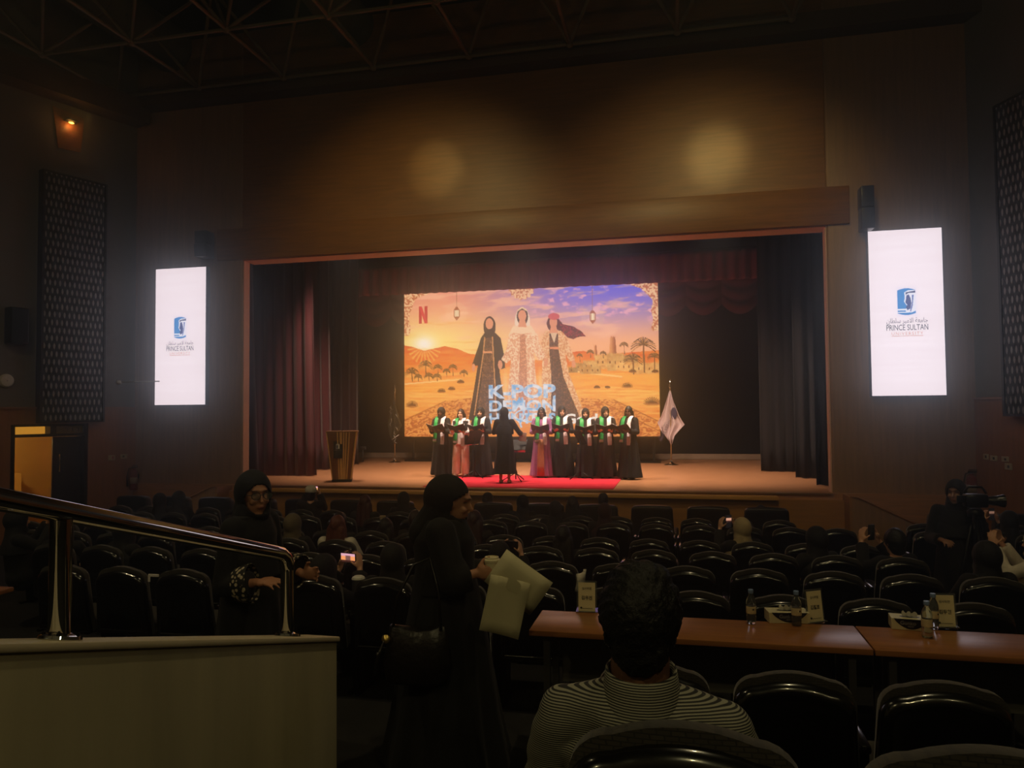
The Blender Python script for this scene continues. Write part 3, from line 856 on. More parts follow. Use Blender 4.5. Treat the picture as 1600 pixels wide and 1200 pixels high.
    put(inpoly(X, Y, [(700, 292), (794, 292), (828, 350), (790, 330), (748, 336), (700, 330), (668, 352)]), (244, 206, 164))
    put(inell(X, Y, 748, 244, 30, 46), (44, 28, 28)); put(inpoly(X, Y, [(734, 255), (760, 255), (770, 300), (724, 300)]), sk); put(inell(X, Y, 747, 240, 21, 31), sk)
    put(seg(X, Y, 724, 212, 747, 198, 3) | seg(X, Y, 747, 198, 770, 212, 3), (244, 206, 150))
    put(inell(X, Y, 628, 498, 12, 24), sk); put(inell(X, Y, 868, 484, 10, 22), sk)
    # warm light pooling between the figures
    put(np.exp(-(((X - 655) / 16) ** 2 + ((Y - 600) / 70) ** 2)) * 0.9, (255, 226, 170), 0.6)
    put(np.exp(-(((X - 838) / 10) ** 2 + ((Y - 600) / 70) ** 2)) * 0.9, (255, 226, 170), 0.6)
    # fine sand ripple
    rip = (np.sin(Y / 2.6 + 6 * fbm(X / 60, Y / 30, 3, 71)) * (Y > 600)) * 5
    I[:] = I + rip[..., None] * (inpoly(X, Y, [(100, 600), (480, 600), (460, 870), (100, 870)]) | inpoly(X, Y, [(1060, 600), (1440, 600), (1440, 870), (1070, 870)]))[..., None]
    return np.clip(I, 0, 255)

XL_, XR2, ZB, ZTP, YS = -8.37, -0.449, 1.83, 6.425, 22.0
SW_, SH_ = XR2 - XL_, ZTP - ZB
scr = thing('led_wall', 'huge stage screen showing a desert sunset with three robed figures', 'screen', ((XL_ + XR2) / 2, YS, ST))
zc = (ZB + ZTP) / 2 - ST
M_led = emis_attr('led_picture', 1.25)
bevel(MB().box((0, 0.12, zc), (SW_ + 0.06, 0.2, SH_ + 0.06)).build('cabinet', M_plastic, scr), 0.01)
mb = MB()
for k in range(6):
    mb.box((-SW_ / 2 + 0.2 + k * (SW_ - 0.4) / 5, 0.25, (ZB - ST) / 2), (0.06, 0.06, ZB - ST))
mb.box((0, 0.25, 0.03), (SW_, 0.5, 0.05)); mb.box((0, 0.25, ZB - ST - 0.06), (SW_, 0.08, 0.08))
mb.build('support_frame', M_metal, scr)
pic = grid_picture('display', SW_, SH_, 520, 302, desert, M_led, scr, Matrix.Translation((0, 0.012, zc)))

def scr_pt(zx, zy):
    u = (zx - 103) / 1332; top = 115 - 60 * u; bot = 875 - 5 * u
    t = (zy - top) / (bot - top)
    return Vector(((u - 0.5) * SW_, 0, zc + (0.5 - t) * SH_))
def scr_text(s, x0, x1, y0, y1, m, bold=0.02, name='lettering', dy=0.006, spacing=1.0):
    a, b = scr_pt((x0 + x1) / 2, y0), scr_pt((x0 + x1) / 2, y1)
    wd = scr_pt(x1, y0).x - scr_pt(x0, y0).x
    return text(name, s, a.z - b.z, m, scr, Matrix.Translation(((a.x + b.x) / 2, dy, (a.z + b.z) / 2)), wd, bold, spacing=spacing)
# icy blue title lettering, its tint varying over the letters
def title_mat():
    m = emis('title_glow', (190, 226, 246), 1.25); nt = m.node_tree; b = nt.nodes['Principled BSDF']
    tc = nt.nodes.new('ShaderNodeTexCoord'); nz = nt.nodes.new('ShaderNodeTexNoise'); nz.inputs['Scale'].default_value = 4.5
    rp = nt.nodes.new('ShaderNodeValToRGB'); rp.color_ramp.elements[0].position = 0.38; rp.color_ramp.elements[1].position = 0.62
    rp.color_ramp.elements[0].color = lin((96, 176, 232)); rp.color_ramp.elements[1].color = lin((232, 240, 252))
    nt.links.new(tc.outputs['Object'], nz.inputs[0]); nt.links.new(nz.outputs['Fac'], rp.inputs[0]); nt.links.new(rp.outputs[0], b.inputs['Emission Color'])
    return m
M_title = title_mat(); M_wht = emis('white_glow', (250, 246, 240), 1.25)
scr_text('K-POP', 566, 918, 600, 674, M_title, 0.04)
scr_text('DEMON', 568, 916, 682, 742, M_title, 0.035)
scr_text('HUNTERS', 568, 916, 750, 806, M_title, 0.035)
scr_text('Golden', 960, 1212, 752, 806, M_wht, 0.03)
mb = MB()
mb.prism([scr_pt(903, 742), scr_pt(916, 742), scr_pt(916, 655), scr_pt(903, 662)], (0, 0.001, 0))
for cx, cy, r in ((783, 634, 14), (728, 690, 26), (812, 713, 13)):
    q = [scr_pt(cx, cy - r), scr_pt(cx + r * 0.3, cy - r * 0.3), scr_pt(cx + r * 0.7, cy), scr_pt(cx + r * 0.3, cy + r * 0.3), scr_pt(cx, cy + r), scr_pt(cx - r * 0.3, cy + r * 0.3), scr_pt(cx - r * 0.7, cy), scr_pt(cx - r * 0.3, cy - r * 0.3)]
    mb.prism(q, (0, 0.001, 0))
def ribbon(mb, pts, w):
    n = len(pts)
    for k in range(n - 1):
        (x0, y0), (x1, y1) = pts[k], pts[k + 1]
        l = math.hypot(x1 - x0, y1 - y0) + 1e-6; ox, oy = -(y1 - y0) / l * w, (x1 - x0) / l * w
        mb.prism([scr_pt(x0 + ox, y0 + oy), scr_pt(x1 + ox, y1 + oy), scr_pt(x1 - ox, y1 - oy), scr_pt(x0 - ox, y0 - oy)], (0, 0.001, 0))
sw1 = [(790 + 95 * math.cos(a) * (1 - a * 0.03), 762 + 34 * math.sin(a)) for a in np.linspace(0.3, 5.6, 26)]
ribbon(mb, sw1, 4); ribbon(mb, [(742, 668), (752, 720), (748, 770), (730, 800), (738, 826)], 5)
ribbon(mb, [(735 + 42 * math.cos(a), 752 + 38 * math.sin(a)) for a in np.linspace(-2.0, 3.0, 20)], 3.5)
o = mb.build('title_flourish', M_title, scr); o.location = (0, 0.003, 0)
# red N in the corner
mb = MB()
A = lambda x, y: scr_pt(x, y)
mb.prism([A(186, 192), A(202, 191), A(202, 282), A(186, 283)], (0, 0.001, 0)); mb.prism([A(218, 190), A(234, 189), A(234, 280), A(218, 281)], (0, 0.001, 0))
o = mb.build('corner_logo', emis('logo_red', (216, 34, 52), 1.0), scr); o.location = (0, 0.006, 0)
o2 = MB().prism([A(186, 192), A(202, 191), A(234, 280), A(218, 281)], (0, 0.001, 0)).build('logo_diagonal', emis('logo_red_bright', (240, 52, 66), 1.0), o)
o2.location = (0, -0.003, 0)

# side screens with the university mark
def emblem(U, T):
    I = np.zeros(U.shape + (3,)); X = U * 100; Y = T * 160
    I[:] = (232, 222, 232)
    def put(mk, c): I[mk] = c
    shape = (X > 6) & (X < 94) & (Y > 14 - 12 * np.sin(PI * np.clip((X - 6) / 88, 0, 1)) ** 0.7 + 6) & (Y < 146 + 10 * np.sin(PI * np.clip((X - 6) / 88, 0, 1)) - 4)
    put(shape, (24, 124, 190))
    put(shape & inpoly(X, Y, [(40, 30), (60, 18), (94, 20), (94, 130), (70, 140), (44, 132), (50, 100), (38, 80), (42, 60)]), (226, 226, 236))
    put(shape & inpoly(X, Y, [(46, 30), (94, 22), (94, 34), (60, 34), (46, 44)]), (36, 48, 96))
    put(shape & inpoly(X, Y, [(50, 46), (62, 42), (70, 62), (74, 90), (68, 118), (54, 126), (46, 112), (54, 96), (44, 84), (48, 66)]), (52, 64, 120))
    put(shape & inpoly(X, Y, [(78, 44), (86, 44), (80, 100), (70, 136), (66, 130), (76, 90)]), (70, 92, 158))
    put(shape & (Y > 118) & (Y < 126) & (X < 46), (222, 226, 236)); put(shape & (Y > 134) & (Y < 140) & (X < 60), (222, 226, 236))
    return I
AR = '\ufee5\ufe8e\ufec4\ufee0\ufeb3 \ufeae\ufef4\ufee3\ufefb\ufe8d \ufe94\ufecc\ufee3\ufe8e\ufe9f'
M_panel = emis('side_screen_white', (238, 228, 240), 1.3)
def ledpanel_mat():
    """white panel with faint horizontal refresh bands"""
    nt = M_panel.node_tree; b = nt.nodes['Principled BSDF']
    tc = nt.nodes.new('ShaderNodeTexCoord'); mp = nt.nodes.new('ShaderNodeMapping'); mp.inputs['Scale'].default_value = (0.3, 1, 9)
    nz = nt.nodes.new('ShaderNodeTexNoise'); nz.inputs['Scale'].default_value = 1.6
    rp = nt.nodes.new('ShaderNodeValToRGB'); rp.color_ramp.elements[0].color = lin((232, 220, 232)); rp.color_ramp.elements[1].color = lin((246, 238, 250))
    nt.links.new(tc.outputs['Object'], mp.inputs[0]); nt.links.new(mp.outputs[0], nz.inputs[0]); nt.links.new(nz.outputs['Fac'], rp.inputs[0]); nt.links.new(rp.outputs[0], b.inputs['Emission Color'])
ledpanel_mat()
M_navy = emis('print_navy', (70, 72, 84), 1.0); M_or = emis('print_orange', (222, 158, 128), 1.0)
def side_screen(xa, xb, zb, zt, lab):
    t = thing('side_screen', lab, 'screen', ((xa + xb) / 2, YF, (zb + zt) / 2))
    W, H = xb - xa, zt - zb
    bevel(MB().box((0, -0.07, 0), (W + 0.03, 0.13, H + 0.03)).build('cabinet', M_plastic, t), 0.006)
    p = MB().box((0, -0.14, 0), (W, 0.012, H)).build('display', M_panel, t)
    grid_picture('emblem', 0.34, 0.54, 60, 90, emblem, M_led, t, Matrix.Translation((0, -0.149, 0.19)))
    text('arabic_lettering', AR, 0.12, M_navy, t, Matrix.Translation((0, -0.15, -0.16)), 0.68)
    text('name_lettering', 'PRINCE SULTAN', 0.105, M_navy, t, Matrix.Translation((0, -0.15, -0.275)), 0.69, 0.008)
    text('name_lettering', 'UNIVERSITY', 0.055, M_or, t, Matrix.Translation((0, -0.15, -0.385)), 0.52, 0.0, spacing=1.3)
    MB().box((0, -0.15, -0.43), (0.52, 0.002, 0.008)).build('underline', M_or, t)
def zat(px, py, Y): return at(px, py, Y).z
side_screen(at(243, 520, YF - .14).x, at(321, 520, YF - .14).x, zat(283, 632.5, YF - .14), zat(281, 419, YF - .14), 'tall white portrait screen left of the stage with a university logo')
side_screen(at(1359.5, 490, YF - .14).x, at(1475, 490, YF - .14).x, zat(1420, 618, YF - .14), zat(1416, 358.5, YF - .14), 'tall white portrait screen right of the stage with a university logo')
# ================================================================== seats
M_shell = mat('glossy_black_seat_shell', (13, 12, 12), 0.2, var=0.08, scale=20, coat=0.7, spec=0.9)
def weave_mat():
    """grey woven upholstery with short diagonal herringbone marks"""
    m = bpy.data.materials.new('grey_weave_upholstery'); m.use_nodes = True
    nt = m.node_tree; b = nt.nodes['Principled BSDF']; L = nt.links.new
    tc = nt.nodes.new('ShaderNodeTexCoord')
    ck = nt.nodes.new('ShaderNodeTexBrick')
    mp = nt.nodes.new('ShaderNodeMapping'); mp.inputs['Rotation'].default_value = (PI / 2, PI / 4, 0); mp.inputs['Scale'].default_value = (26, 26, 26)
    L(tc.outputs['Object'], mp.inputs[0]); L(mp.outputs[0], ck.inputs['Vector'])
    ck.inputs['Color1'].default_value = lin((46, 42, 36)); ck.inputs['Color2'].default_value = lin((56, 51, 43)); ck.inputs['Mortar'].default_value = lin((28, 25, 22))
    ck.inputs['Mortar Size'].default_value = 0.035; ck.inputs['Scale'].default_value = 1.0
    L(ck.outputs['Color'], b.inputs['Base Color']); b.inputs['Roughness'].default_value = 0.9; b.inputs['Sheen Weight'].default_value = 0.2
    return m
M_weave = weave_mat()
M_leather = mat('black_leather', (22, 24, 24), 0.38, var=0.12, scale=30, bump=0.15, bscale=90)

def seat_outline(wt, wb, h, n=10, arch=0.025, r=0.09, z0=0.0):
    """rounded back outline in x,z: narrower arched top, straight sides"""
    pts = []
    pts.append((-wb / 2, z0)); pts.append((wb / 2, z0))
    pts.append((wb / 2 * 0.5 + wt / 2 * 0.5, z0 + (h) * 0.5))
    cx = wt / 2 - r
    for k in range(7):
        a = PI / 2 * k / 6
        pts.append((cx + r * math.cos(a), z0 + h - r - arch + r * math.sin(a)))
    for k in range(1, 8):
        u = 1 - 2 * k / 8
        pts.append((cx * u, z0 + h - arch * u * u))
    for k in range(7):
        a = PI / 2 + PI / 2 * k / 6
        pts.append((-cx + r * math.cos(a), z0 + h - r - arch + r * math.sin(a)))
    pts.append((-(wb / 2 * 0.5 + wt / 2 * 0.5), z0 + h * 0.5))
    return pts
def inset(pts, d, zc):
    out = []
    cx = 0.0
    for x, z in pts:
        l = math.hypot(x, z - zc); k = max(0.0, 1 - d / max(l, 1e-3))
        out.append((x * k, zc + (z - zc) * k))
    return out
def ring3(p2, y, lean=0.0): return [(x, y - lean * z, z) for x, z in p2]
LEAN = 0.13
def build_seat():
    root = thing('auditorium_seat', 'x', 'seat')
    zo = 0.36
    O = seat_outline(0.455, 0.49, 0.53, z0=zo)
    zc = zo + 0.27
    rr = lambda p, y: ring3([(x, z) for x, z in p], y + LEAN * 0.4, LEAN)
    mb = MB().loft([rr(inset(O, 0.03, zc), 0.045), rr(O, 0.045), rr(O, 0.026), rr(inset(O, 0.004, zc), 0.012), rr(inset(O, 0.012, zc), 0.0), rr(inset(O, 0.024, zc), -0.009), rr(inset(O, 0.040, zc), -0.013), rr(inset(O, 0.052, zc), -0.010), rr(inset(O, 0.062, zc), 0.002), rr(inset(O, 0.12, zc), 0.008), rr(inset(O, 0.2, zc), 0.0)])
    o = mb.build('back_shell', M_shell, root, True); smooth_angle(o, 50)
    O2 = [(x * 0.985, z + (0.03 if z > zo + 0.3 else 0)) for x, z in O]
    mb = MB().loft([rr(inset(O2, 0.02, zc), 0.03), rr(O2, 0.036), rr(O2, 0.075), rr(inset(O2, 0.015, zc), 0.098), rr(inset(O2, 0.05, zc), 0.11), rr(inset(O2, 0.2, zc), 0.105)])
    o = mb.build('back_pad', M_weave, root, True); smooth_angle(o, 60)
    o = MB().box((0, 0.33, 0.40), (0.445, 0.46, 0.11)).build('seat_cushion', M_weave, root); bevel(o, 0.035, 3)
    am = None
    for sx in (-1, 1):
        if am is None:
            am = MB().box((0, 0.26, 0.60), (0.045, 0.36, 0.035)).build('armrest', M_shell, root); bevel(am, 0.012, 2); am.location = (sx * 0.253, 0, 0); a1 = am
            lg = MB().prism([(-0.02, 0.12, 0.585), (-0.02, 0.34, 0.585), (-0.02, 0.28, 0.02), (-0.02, 0.42, 0.02), (-0.02, 0.42, 0.0), (-0.02, 0.08, 0.0), (-0.02, 0.08, 0.02), (-0.02, 0.18, 0.02)], (0.04, 0, 0)).build('side_stand', M_metal, root)
            lg.location = (sx * 0.253, 0, 0)
        else:
            o = obj('armrest', a1.data, None, root, (sx * 0.253, 0, 0)); o = obj('side_stand', lg.data, None, root, (sx * 0.253, 0, 0))
    return root
def build_armchair():
    root = thing('armchair', 'x', 'armchair')
    O = seat_outline(0.66, 0.72, 0.72, arch=0.012, r=0.07, z0=0.34); zc = 0.7
    rr = lambda p, y: ring3(p, y + 0.05, 0.1)
    mb = MB().loft([rr(inset(O, 0.05, zc), 0.17), rr(inset(O, 0.012, zc), 0.16), rr(O, 0.13), rr(O, 0.03), rr(inset(O, 0.012, zc), 0.005), rr(inset(O, 0.035, zc), -0.004), rr(inset(O, 0.1, zc), 0.0)])
    o = mb.build('backrest', M_leather, root, True); smooth_angle(o, 50)
    o = MB().box((0, 0.42, 0.37), (0.58, 0.56, 0.2)).build('seat_cushion', M_leather, root); bevel(o, 0.05, 3)
    a1 = MB().box((0, 0.38, 0.47), (0.12, 0.62, 0.3)).build('armrest', M_leather, root, loc=(-0.36, 0, 0)); bevel(a1, 0.035, 3)
    obj('armrest', a1.data, None, root, (0.36, 0, 0))
    o = MB().box((0, 0.36, 0.13), (0.74, 0.6, 0.26)).build('base', M_plastic, root); bevel(o, 0.02, 2)
    return root

seat0 = build_seat(); arm0 = build_armchair()
ORD = ['first', 'second', 'third', 'fourth', 'fifth', 'sixth', 'seventh', 'eighth', 'ninth', 'tenth', 'eleventh', 'twelfth', 'thirteenth', 'fourteenth', 'fifteenth', 'sixteenth', 'seventeenth', 'eighteenth', 'nineteenth', 'twentieth', 'twenty-first', 'twenty-second', 'twenty-third', 'twenty-fourth', 'twenty-fifth']
PITCH_S = 0.565
ROWS = {  # name: (Y of the seat back, a seat centre X, leftmost, rightmost, words)
    'R1': (5.2, -0.78 - 0.235, -5.5, 2.15, 'the row just beyond the desk'),
    'R2': (6.3, -0.1304 * 6.3 - 0.235, -6.7, 2.6, 'the second row beyond the desk'),
    'R3': (7.47, -0.0758 * 7.47 - 0.235, -7.9, 2.3, 'the third row beyond the desk'),
    'R4': (8.6, -0.0758 * 8.6 - 0.235, -9.1, 2.2, 'the fourth row beyond the desk'),
    'R5': (10.05, -0.0605 * 10.05 - 0.235, -9.6, 2.3, 'the third row from the stage'),
    'R6': (10.95, -0.0605 * 10.95 - 0.20, -9.9, 2.1, 'the second row from the stage'),
}
SEATS = {}
used = [False, False]
def put_seat(proto, idx, lab, loc, rz=0.0):
    if not used[idx]:
        used[idx] = True; o = proto; o['label'] = lab; o.location = loc; o.rotation_euler = (0, 0, rz)
    else:
        o = copy_tree(proto, lab, loc, rz)
    return o
for rn, (Y, xc, xmin, xmax, words) in ROWS.items():
    k0 = math.ceil((xmin - xc) / PITCH_S); k1 = math.floor((xmax - 0.2 - xc) / PITCH_S)
    xs = [xc + k * PITCH_S for k in range(k0, k1 + 1)]
    SEATS[rn] = xs
    z = floor_z(Y + 0.3)
    for i, x in enumerate(xs):
        o = put_seat(seat0, 0, 'black seat, %s from the left in %s' % (ORD[i], words), (x, Y, z), random.uniform(-0.02, 0.02))
        o['group'] = 'rows of black auditorium seats'
for rn, Y, x0, words in (('R5', 10.05, 3.08, 'third row from the stage'), ('R6', 10.95, 3.25, 'second row from the stage')):
    for i in range(3):
        o = put_seat(seat0, 0, 'black seat by the right wall, %s of three in the %s' % (ORD[i], words), (x0 + i * PITCH_S, Y, floor_z(Y + 0.3)))
        o['group'] = 'rows of black auditorium seats'
# row of seats behind the desk and nearest row
for lab, px, Y, z in (('black padded seat tucked under the desk behind the seated man', 1018, 3.1, 0.66), ('black padded seat under the desk, first right of the seated man', 1235, 3.1, 0.66), ('black padded seat under the desk, second right of the seated man', 1467, 3.1, 0.66),
                      ('nearest big black seat the man in the striped shirt sits on', 1062, 1.5, 1.08), ('nearest big black seat cut off at the lower right corner', 1540, 1.5, 1.08)):
    x = at(px, 900, Y).x
    o = put_seat(seat0, 0, lab, (x, Y, z)); o['group'] = 'rows of black auditorium seats'
# front row of wide leather armchairs
xs = [-0.925 - 0.36 + 0.885 * k for k in range(-10, 4)]
for i, x in enumerate(xs):
    o = put_seat(arm0, 1, 'wide black leather armchair, %s from the left in the front row' % ORD[i], (x, 12.2, 0)); o['group'] = 'front row of leather armchairs'
for i, x in enumerate((3.95, 4.82)):
    o = put_seat(arm0, 1, 'wide black leather armchair at the right wall, %s' % ('behind the camera operator' if i == 0 else 'rightmost of the front row'), (x, 12.0, 0)); o['group'] = 'front row of leather armchairs'

# ================================================================== desks with things on them
M_desk = wood('desk_laminate', (140, 88, 48), (164, 108, 60), 0.3, 'X', 1.4)
M_leg = mat('grey_powder_coat', (70, 68, 66), 0.45, metal=0.4)
DT = 0.66 + 0.75
def desk(lab, x0, x1, y0, y1):
    t = thing('desk', lab, 'table', ((x0 + x1) / 2, (y0 + y1) / 2, 0.66), group='wooden desks in front of the seats')
    L, D = x1 - x0, y1 - y0
    bevel(MB().box((0, 0, 0.735), (L, D, 0.03)).build('tabletop', M_desk, t), 0.004)
    lg = None
    for sx in (-1, 1):
        for sy in (-1, 1):
            lg = MB().box((0, 0, 0.36), (0.035, 0.035, 0.72)).build('leg', M_leg, t, loc=(sx * (L / 2 - 0.09), sy * (D / 2 - 0.06), 0)) if lg is None else obj('leg', lg.data, None, t, (sx * (L / 2 - 0.09), sy * (D / 2 - 0.06), 0))
    MB().box((0, D / 2 - 0.03, 0.52), (L - 0.25, 0.018, 0.34)).build('modesty_panel', mat('grey_modesty_panel', (92, 90, 84), 0.6), t)
    mb = MB()
    for sx in (-1, 1):
        MB().box((sx * (L / 2 - 0.09), 0, 0.69), (0.04, D - 0.1, 0.04)).build('top_bearer', M_leg, t); MB().box((sx * (L / 2 - 0.09), 0, 0.03), (0.045, D, 0.03)).build('foot_bar', M_leg, t)
    return t
pA = atz(826, 985, DT); pB = atz(1366, 1015, DT); pC = atz(845, 953, DT)
yd0 = (pA.y + pB.y) / 2; yd1 = pC.y
desk('wooden desk with a name card, behind the head of the striped-shirt man', pA.x, pB.x - 0.004, yd0, yd1)
desk('wooden desk at the lower right edge with a tissue box', pB.x + 0.004, pB.x + (pB.x - pA.x), yd0, yd1)
pL = atz(22, 917, DT)
desk('corner of a wooden desk at the left edge behind the handrail', pL.x - 1.75, pL.x, pL.y - 0.42, pL.y)

M_card = mat('name_card_paper', (226, 214, 170), 0.7, var=0.03)
M_ink = mat('black_ink', (24, 20, 18), 0.8, var=0.02)
M_acr = mat('clear_acrylic', (235, 240, 240), 0.05, var=0.01, trans=0.92, ior=1.4)
def name_card(lab, px, py, words, rz, h=0.2):
    p = atz(px, py, DT)
    t = thing('name_card', lab, 'name card', (p.x, p.y, DT), rz, 'acrylic name card stands on the desks')
    W = 0.1; H = 0.17
    tilt = Matrix.Rotation(-0.12, 4, 'X')
    bevel(MB().box((0, 0, H / 2), (W + 0.02, 0.004, H + 0.02), tilt).build('stand_plate', M_acr, t), 0.001, 1)
    bevel(MB().box((0, 0.03, 0.003), (W + 0.03, 0.1, 0.005)).build('stand_foot', M_acr, t), 0.001, 1)
    c = MB().box((0, -0.004, H / 2), (W, 0.0015, H), tilt).build('card', M_card, t)
    text('lettering', '심사위원', 0.016, M_ink, c, tilt @ Matrix.Translation((0, -0.0056, H * 0.8)), 0.056, 0.01)
    text('lettering', words, 0.024, M_ink, c, tilt @ Matrix.Translation((0, -0.0056, H * 0.48)), 0.064, 0.03)
    MB().box((0, -0.0056, H * 0.12), (W * 0.7, 0.0006, 0.002), tilt).build('footer_line', M_ink, c)
    MB().ell((-W * 0.33, -0.0056, H * 0.14), (0.006, 0.0005, 0.006), tilt, 10, 6).build('footer_mark', M_ink, c)
    return t
name_card('name card left of the seated man at the near end of the desk', 917, 956, '김유진', 0.05)
name_card('name card turned sideways beside the middle tissue box', 1275, 972, '김철호', 0.55)
name_card('name card behind the two bottles at the right', 1478, 980, '김두현', 0.1)

M_pet = mat('clear_bottle_plastic', (235, 242, 245), 0.04, var=0.01, trans=0.95, ior=1.33)
M_cap = mat('pale_blue_cap', (120, 146, 190), 0.4, var=0.04)
M_lab = mat('bottle_label_paper', (206, 190, 150), 0.6, var=0.1, scale=60)
def bottle(lab, px, py):
    p = atz(px, py, DT)
    t = thing('water_bottle', lab, 'bottle', (p.x, p.y, DT), random.uniform(0, 1), 'small water bottles on the desks')
    prof = [(0.0, 0.004), (0.022, 0.001), (0.026, 0.006), (0.025, 0.02), (0.0265, 0.028), (0.025, 0.036), (0.0265, 0.044), (0.025, 0.05), (0.0262, 0.056), (0.0262, 0.105), (0.0268, 0.115), (0.025, 0.13), (0.019, 0.148), (0.013, 0.16), (0.0115, 0.168), (0.0115, 0.176), (0.0, 0.177)]
    MB().lathe(prof, 20).build('bottle_body', M_pet, t, True)
    MB().lathe([(0.027, 0.058), (0.0272, 0.06), (0.0272, 0.096), (0.027, 0.098)], 20).build('label_wrap', M_lab, t, True)
    o = MB().lathe([(0.0135, 0.168), (0.0145, 0.17), (0.0145, 0.186), (0.013, 0.189), (0.0, 0.189)], 18).build('cap', M_cap, t); smooth_angle(o)
    o = MB().ell((0.0, -0.0265, 0.082), (0.006, 0.0012, 0.005), None, 10, 6).build('label_mark', M_ink, t)
    return t
bottle('water bottle standing alone left of the middle tissue box', 1174, 974)
bottle('water bottle in front of the middle tissue box', 1245, 977)
bottle('front one of the two water bottles on the right desk', 1449, 996)
bottle('rear one of the two water bottles, beside the right name card', 1459, 982)

M_box = mat('tissue_box_card', (206, 198, 160), 0.5, var=0.05)
M_boxb = mat('tissue_box_navy', (20, 22, 36), 0.35, var=0.05)
M_pale = mat('pale_grey_print', (150, 150, 150), 0.6)
def tissue_box(lab, px0, py0, px1, py1):
    a = atz(px0, py0, DT); b = atz(px1, py1, DT)
    L = (b - a).length; rz = math.atan2(b.y - a.y, b.x - a.x); D = 0.11; H = 0.06
    t = thing('tissue_box', lab, 'tissue box', (a.x, a.y, DT), rz, 'tissue boxes on the desks')
    bevel(MB().box((L / 2, D / 2, H / 2), (L, D, H)).build('carton', M_box, t), 0.002, 1)
    n = 14
    arc = [(L * 0.06 + L * 0.88 * k / n, -0.001, H * (1 - 0.9 * math.sin(PI * k / n) ** 0.8)) for k in range(n + 1)]
    f = MB().prism(arc, (0, -0.0006, 0)).build('front_print', M_boxb, t)
    text('lettering', 'Gunko', 0.02, M_pale, f, Matrix.Translation((L * 0.42, -0.0022, H * 0.66)), 0.075, 0.0)
    text('lettering', '400', 0.009, M_pale, f, Matrix.Translation((L * 0.48, -0.0022, H * 0.36)), 0.03, 0.0)
    MB().ell((L / 2, D / 2, H), (L * 0.26, 0.022, 0.002), None, 16, 6).build('opening', M_boxb, t)
    MB().sheet([[(L * (0.3 + 0.04 * i), D * (0.45 + 0.05 * math.sin(i * 2.1)), H + 0.002 + 0.012 * j * (1 + 0.3 * math.sin(i * 1.7))) for i in range(11)] for j in range(3)]).build('tissue', M_white, t, True)
tissue_box('navy and cream tissue box in the middle of the desk', 1202, 974, 1266, 975)
tissue_box('navy and cream tissue box on the right desk', 1393, 983, 1456, 988)

# ================================================================== things on the walls
def on_left(s, z, out=0.0): return FL @ Vector((s, -out, z))
def ray_left(px, py):
    d = CR @ Vector(((px - 800) / FPX, (600 - py) / FPX, -1)); inv = FL.inverted()
    o = inv @ Vector((0, 0, CAM_Z)); dd = inv.to_3x3() @ d; k = -o.y / dd.y
    return o + dd * k
def ray_right(px, py):
    d = CR @ Vector(((px - 800) / FPX, (600 - py) / FPX, -1)); inv = FR.inverted()
    o = inv @ Vector((0, 0, CAM_Z)); dd = inv.to_3x3() @ d; k = -o.y / dd.y
    return o + dd * k
def wall_thing(name, lab, cat, F, p):
    t = thing(name, lab, cat); t.matrix_world = F @ Matrix.Translation((p.x, 0, p.z)); return t
# black loudspeaker, round detector on the left wall
p = ray_left(20, 510)
t = wall_thing('wall_speaker', 'black box loudspeaker on the left wall beside the acoustic panel', 'speaker', FL, p)
bevel(MB().box((0, -0.16, 0), (0.34, 0.26, 0.72)).build('speaker_box', M_plastic, t), 0.015)
MB().box((0, -0.295, 0), (0.3, 0.01, 0.66)).build('grille', mat('speaker_grille', (12, 12, 12), 0.8, bump=0.4, bscale=300), t)
MB().box((0, -0.02, 0.1), (0.1, 0.06, 0.16)).build('bracket', M_metal, t)
p = ray_left(9, 595)
t = wall_thing('wall_sensor', 'small round white disc fixture on the left wall under the loudspeaker', 'fixture', FL, p)
Mr = Matrix.Rotation(PI / 2, 4, 'X')
o = MB().lathe([(0.135, 0.0), (0.135, 0.03), (0.11, 0.06), (0.05, 0.07), (0.0, 0.07)], 28, M=Mr).build('disc', M_white, t); smooth_angle(o)
MB().ell((0, -0.07, 0), (0.012, 0.006, 0.012), None, 10, 6).build('sensor_dot', mat('grey_dot', (120, 116, 110), 0.6), t)
# sconce
p = ray_left(108, 196)
t = wall_thing('wall_sconce', 'small orange glowing uplight lamp high on the left wall', 'lamp', FL, p)
o = MB().prism([(-0.24, -0.02, -0.52), (0.22, -0.02, -0.56), (0.34, -0.02, 0.3), (-0.3, -0.02, 0.24)], (0, 0.018, 0)).build('back_plate', wood('sconce_plate_veneer', (120, 66, 30), (150, 86, 40), 0.5), t)
o = MB().prism([(-0.12, -0.03, 0.05), (0.12, -0.03, 0.05), (0.12, -0.16, 0.07), (-0.12, -0.16, 0.07)], (0, 0, 0.035)).build('lamp_hood', M_metal, t)
MB().ell((0, -0.09, 0.035), (0.055, 0.035, 0.018), None, 12, 8).build('bulb', emis('amber_bulb', (255, 176, 70), 9.0), t)
lamp('sconce_lamp', 'POINT', FL @ Vector((p.x, -0.12, p.z - 0.03)), 1.6, (1.0, 0.45, 0.10), shadow_soft_size=0.03)
# rod with a white knob beside the left screen
a = at(186, 597, 14.2); b = at(243, 597, 14.2)
t = thing('wall_rod', 'thin pale rod with a white knob left of the left screen', 'fixture', (a.x, 14.2, a.z))
MB().cyl((0, 0, 0), (b.x - a.x + 0.1, 0, 0), 0.012, n=8).build('rod', M_white, t, True)
MB().ell((0, 0, -0.01), (0.07, 0.06, 0.05), None, 14, 9).build('knob', M_white, t, True)
MB().cyl((0, 0, 0), (-0.05, 0.42, 0.02), 0.015, n=8).build('arm', M_white, t, True)
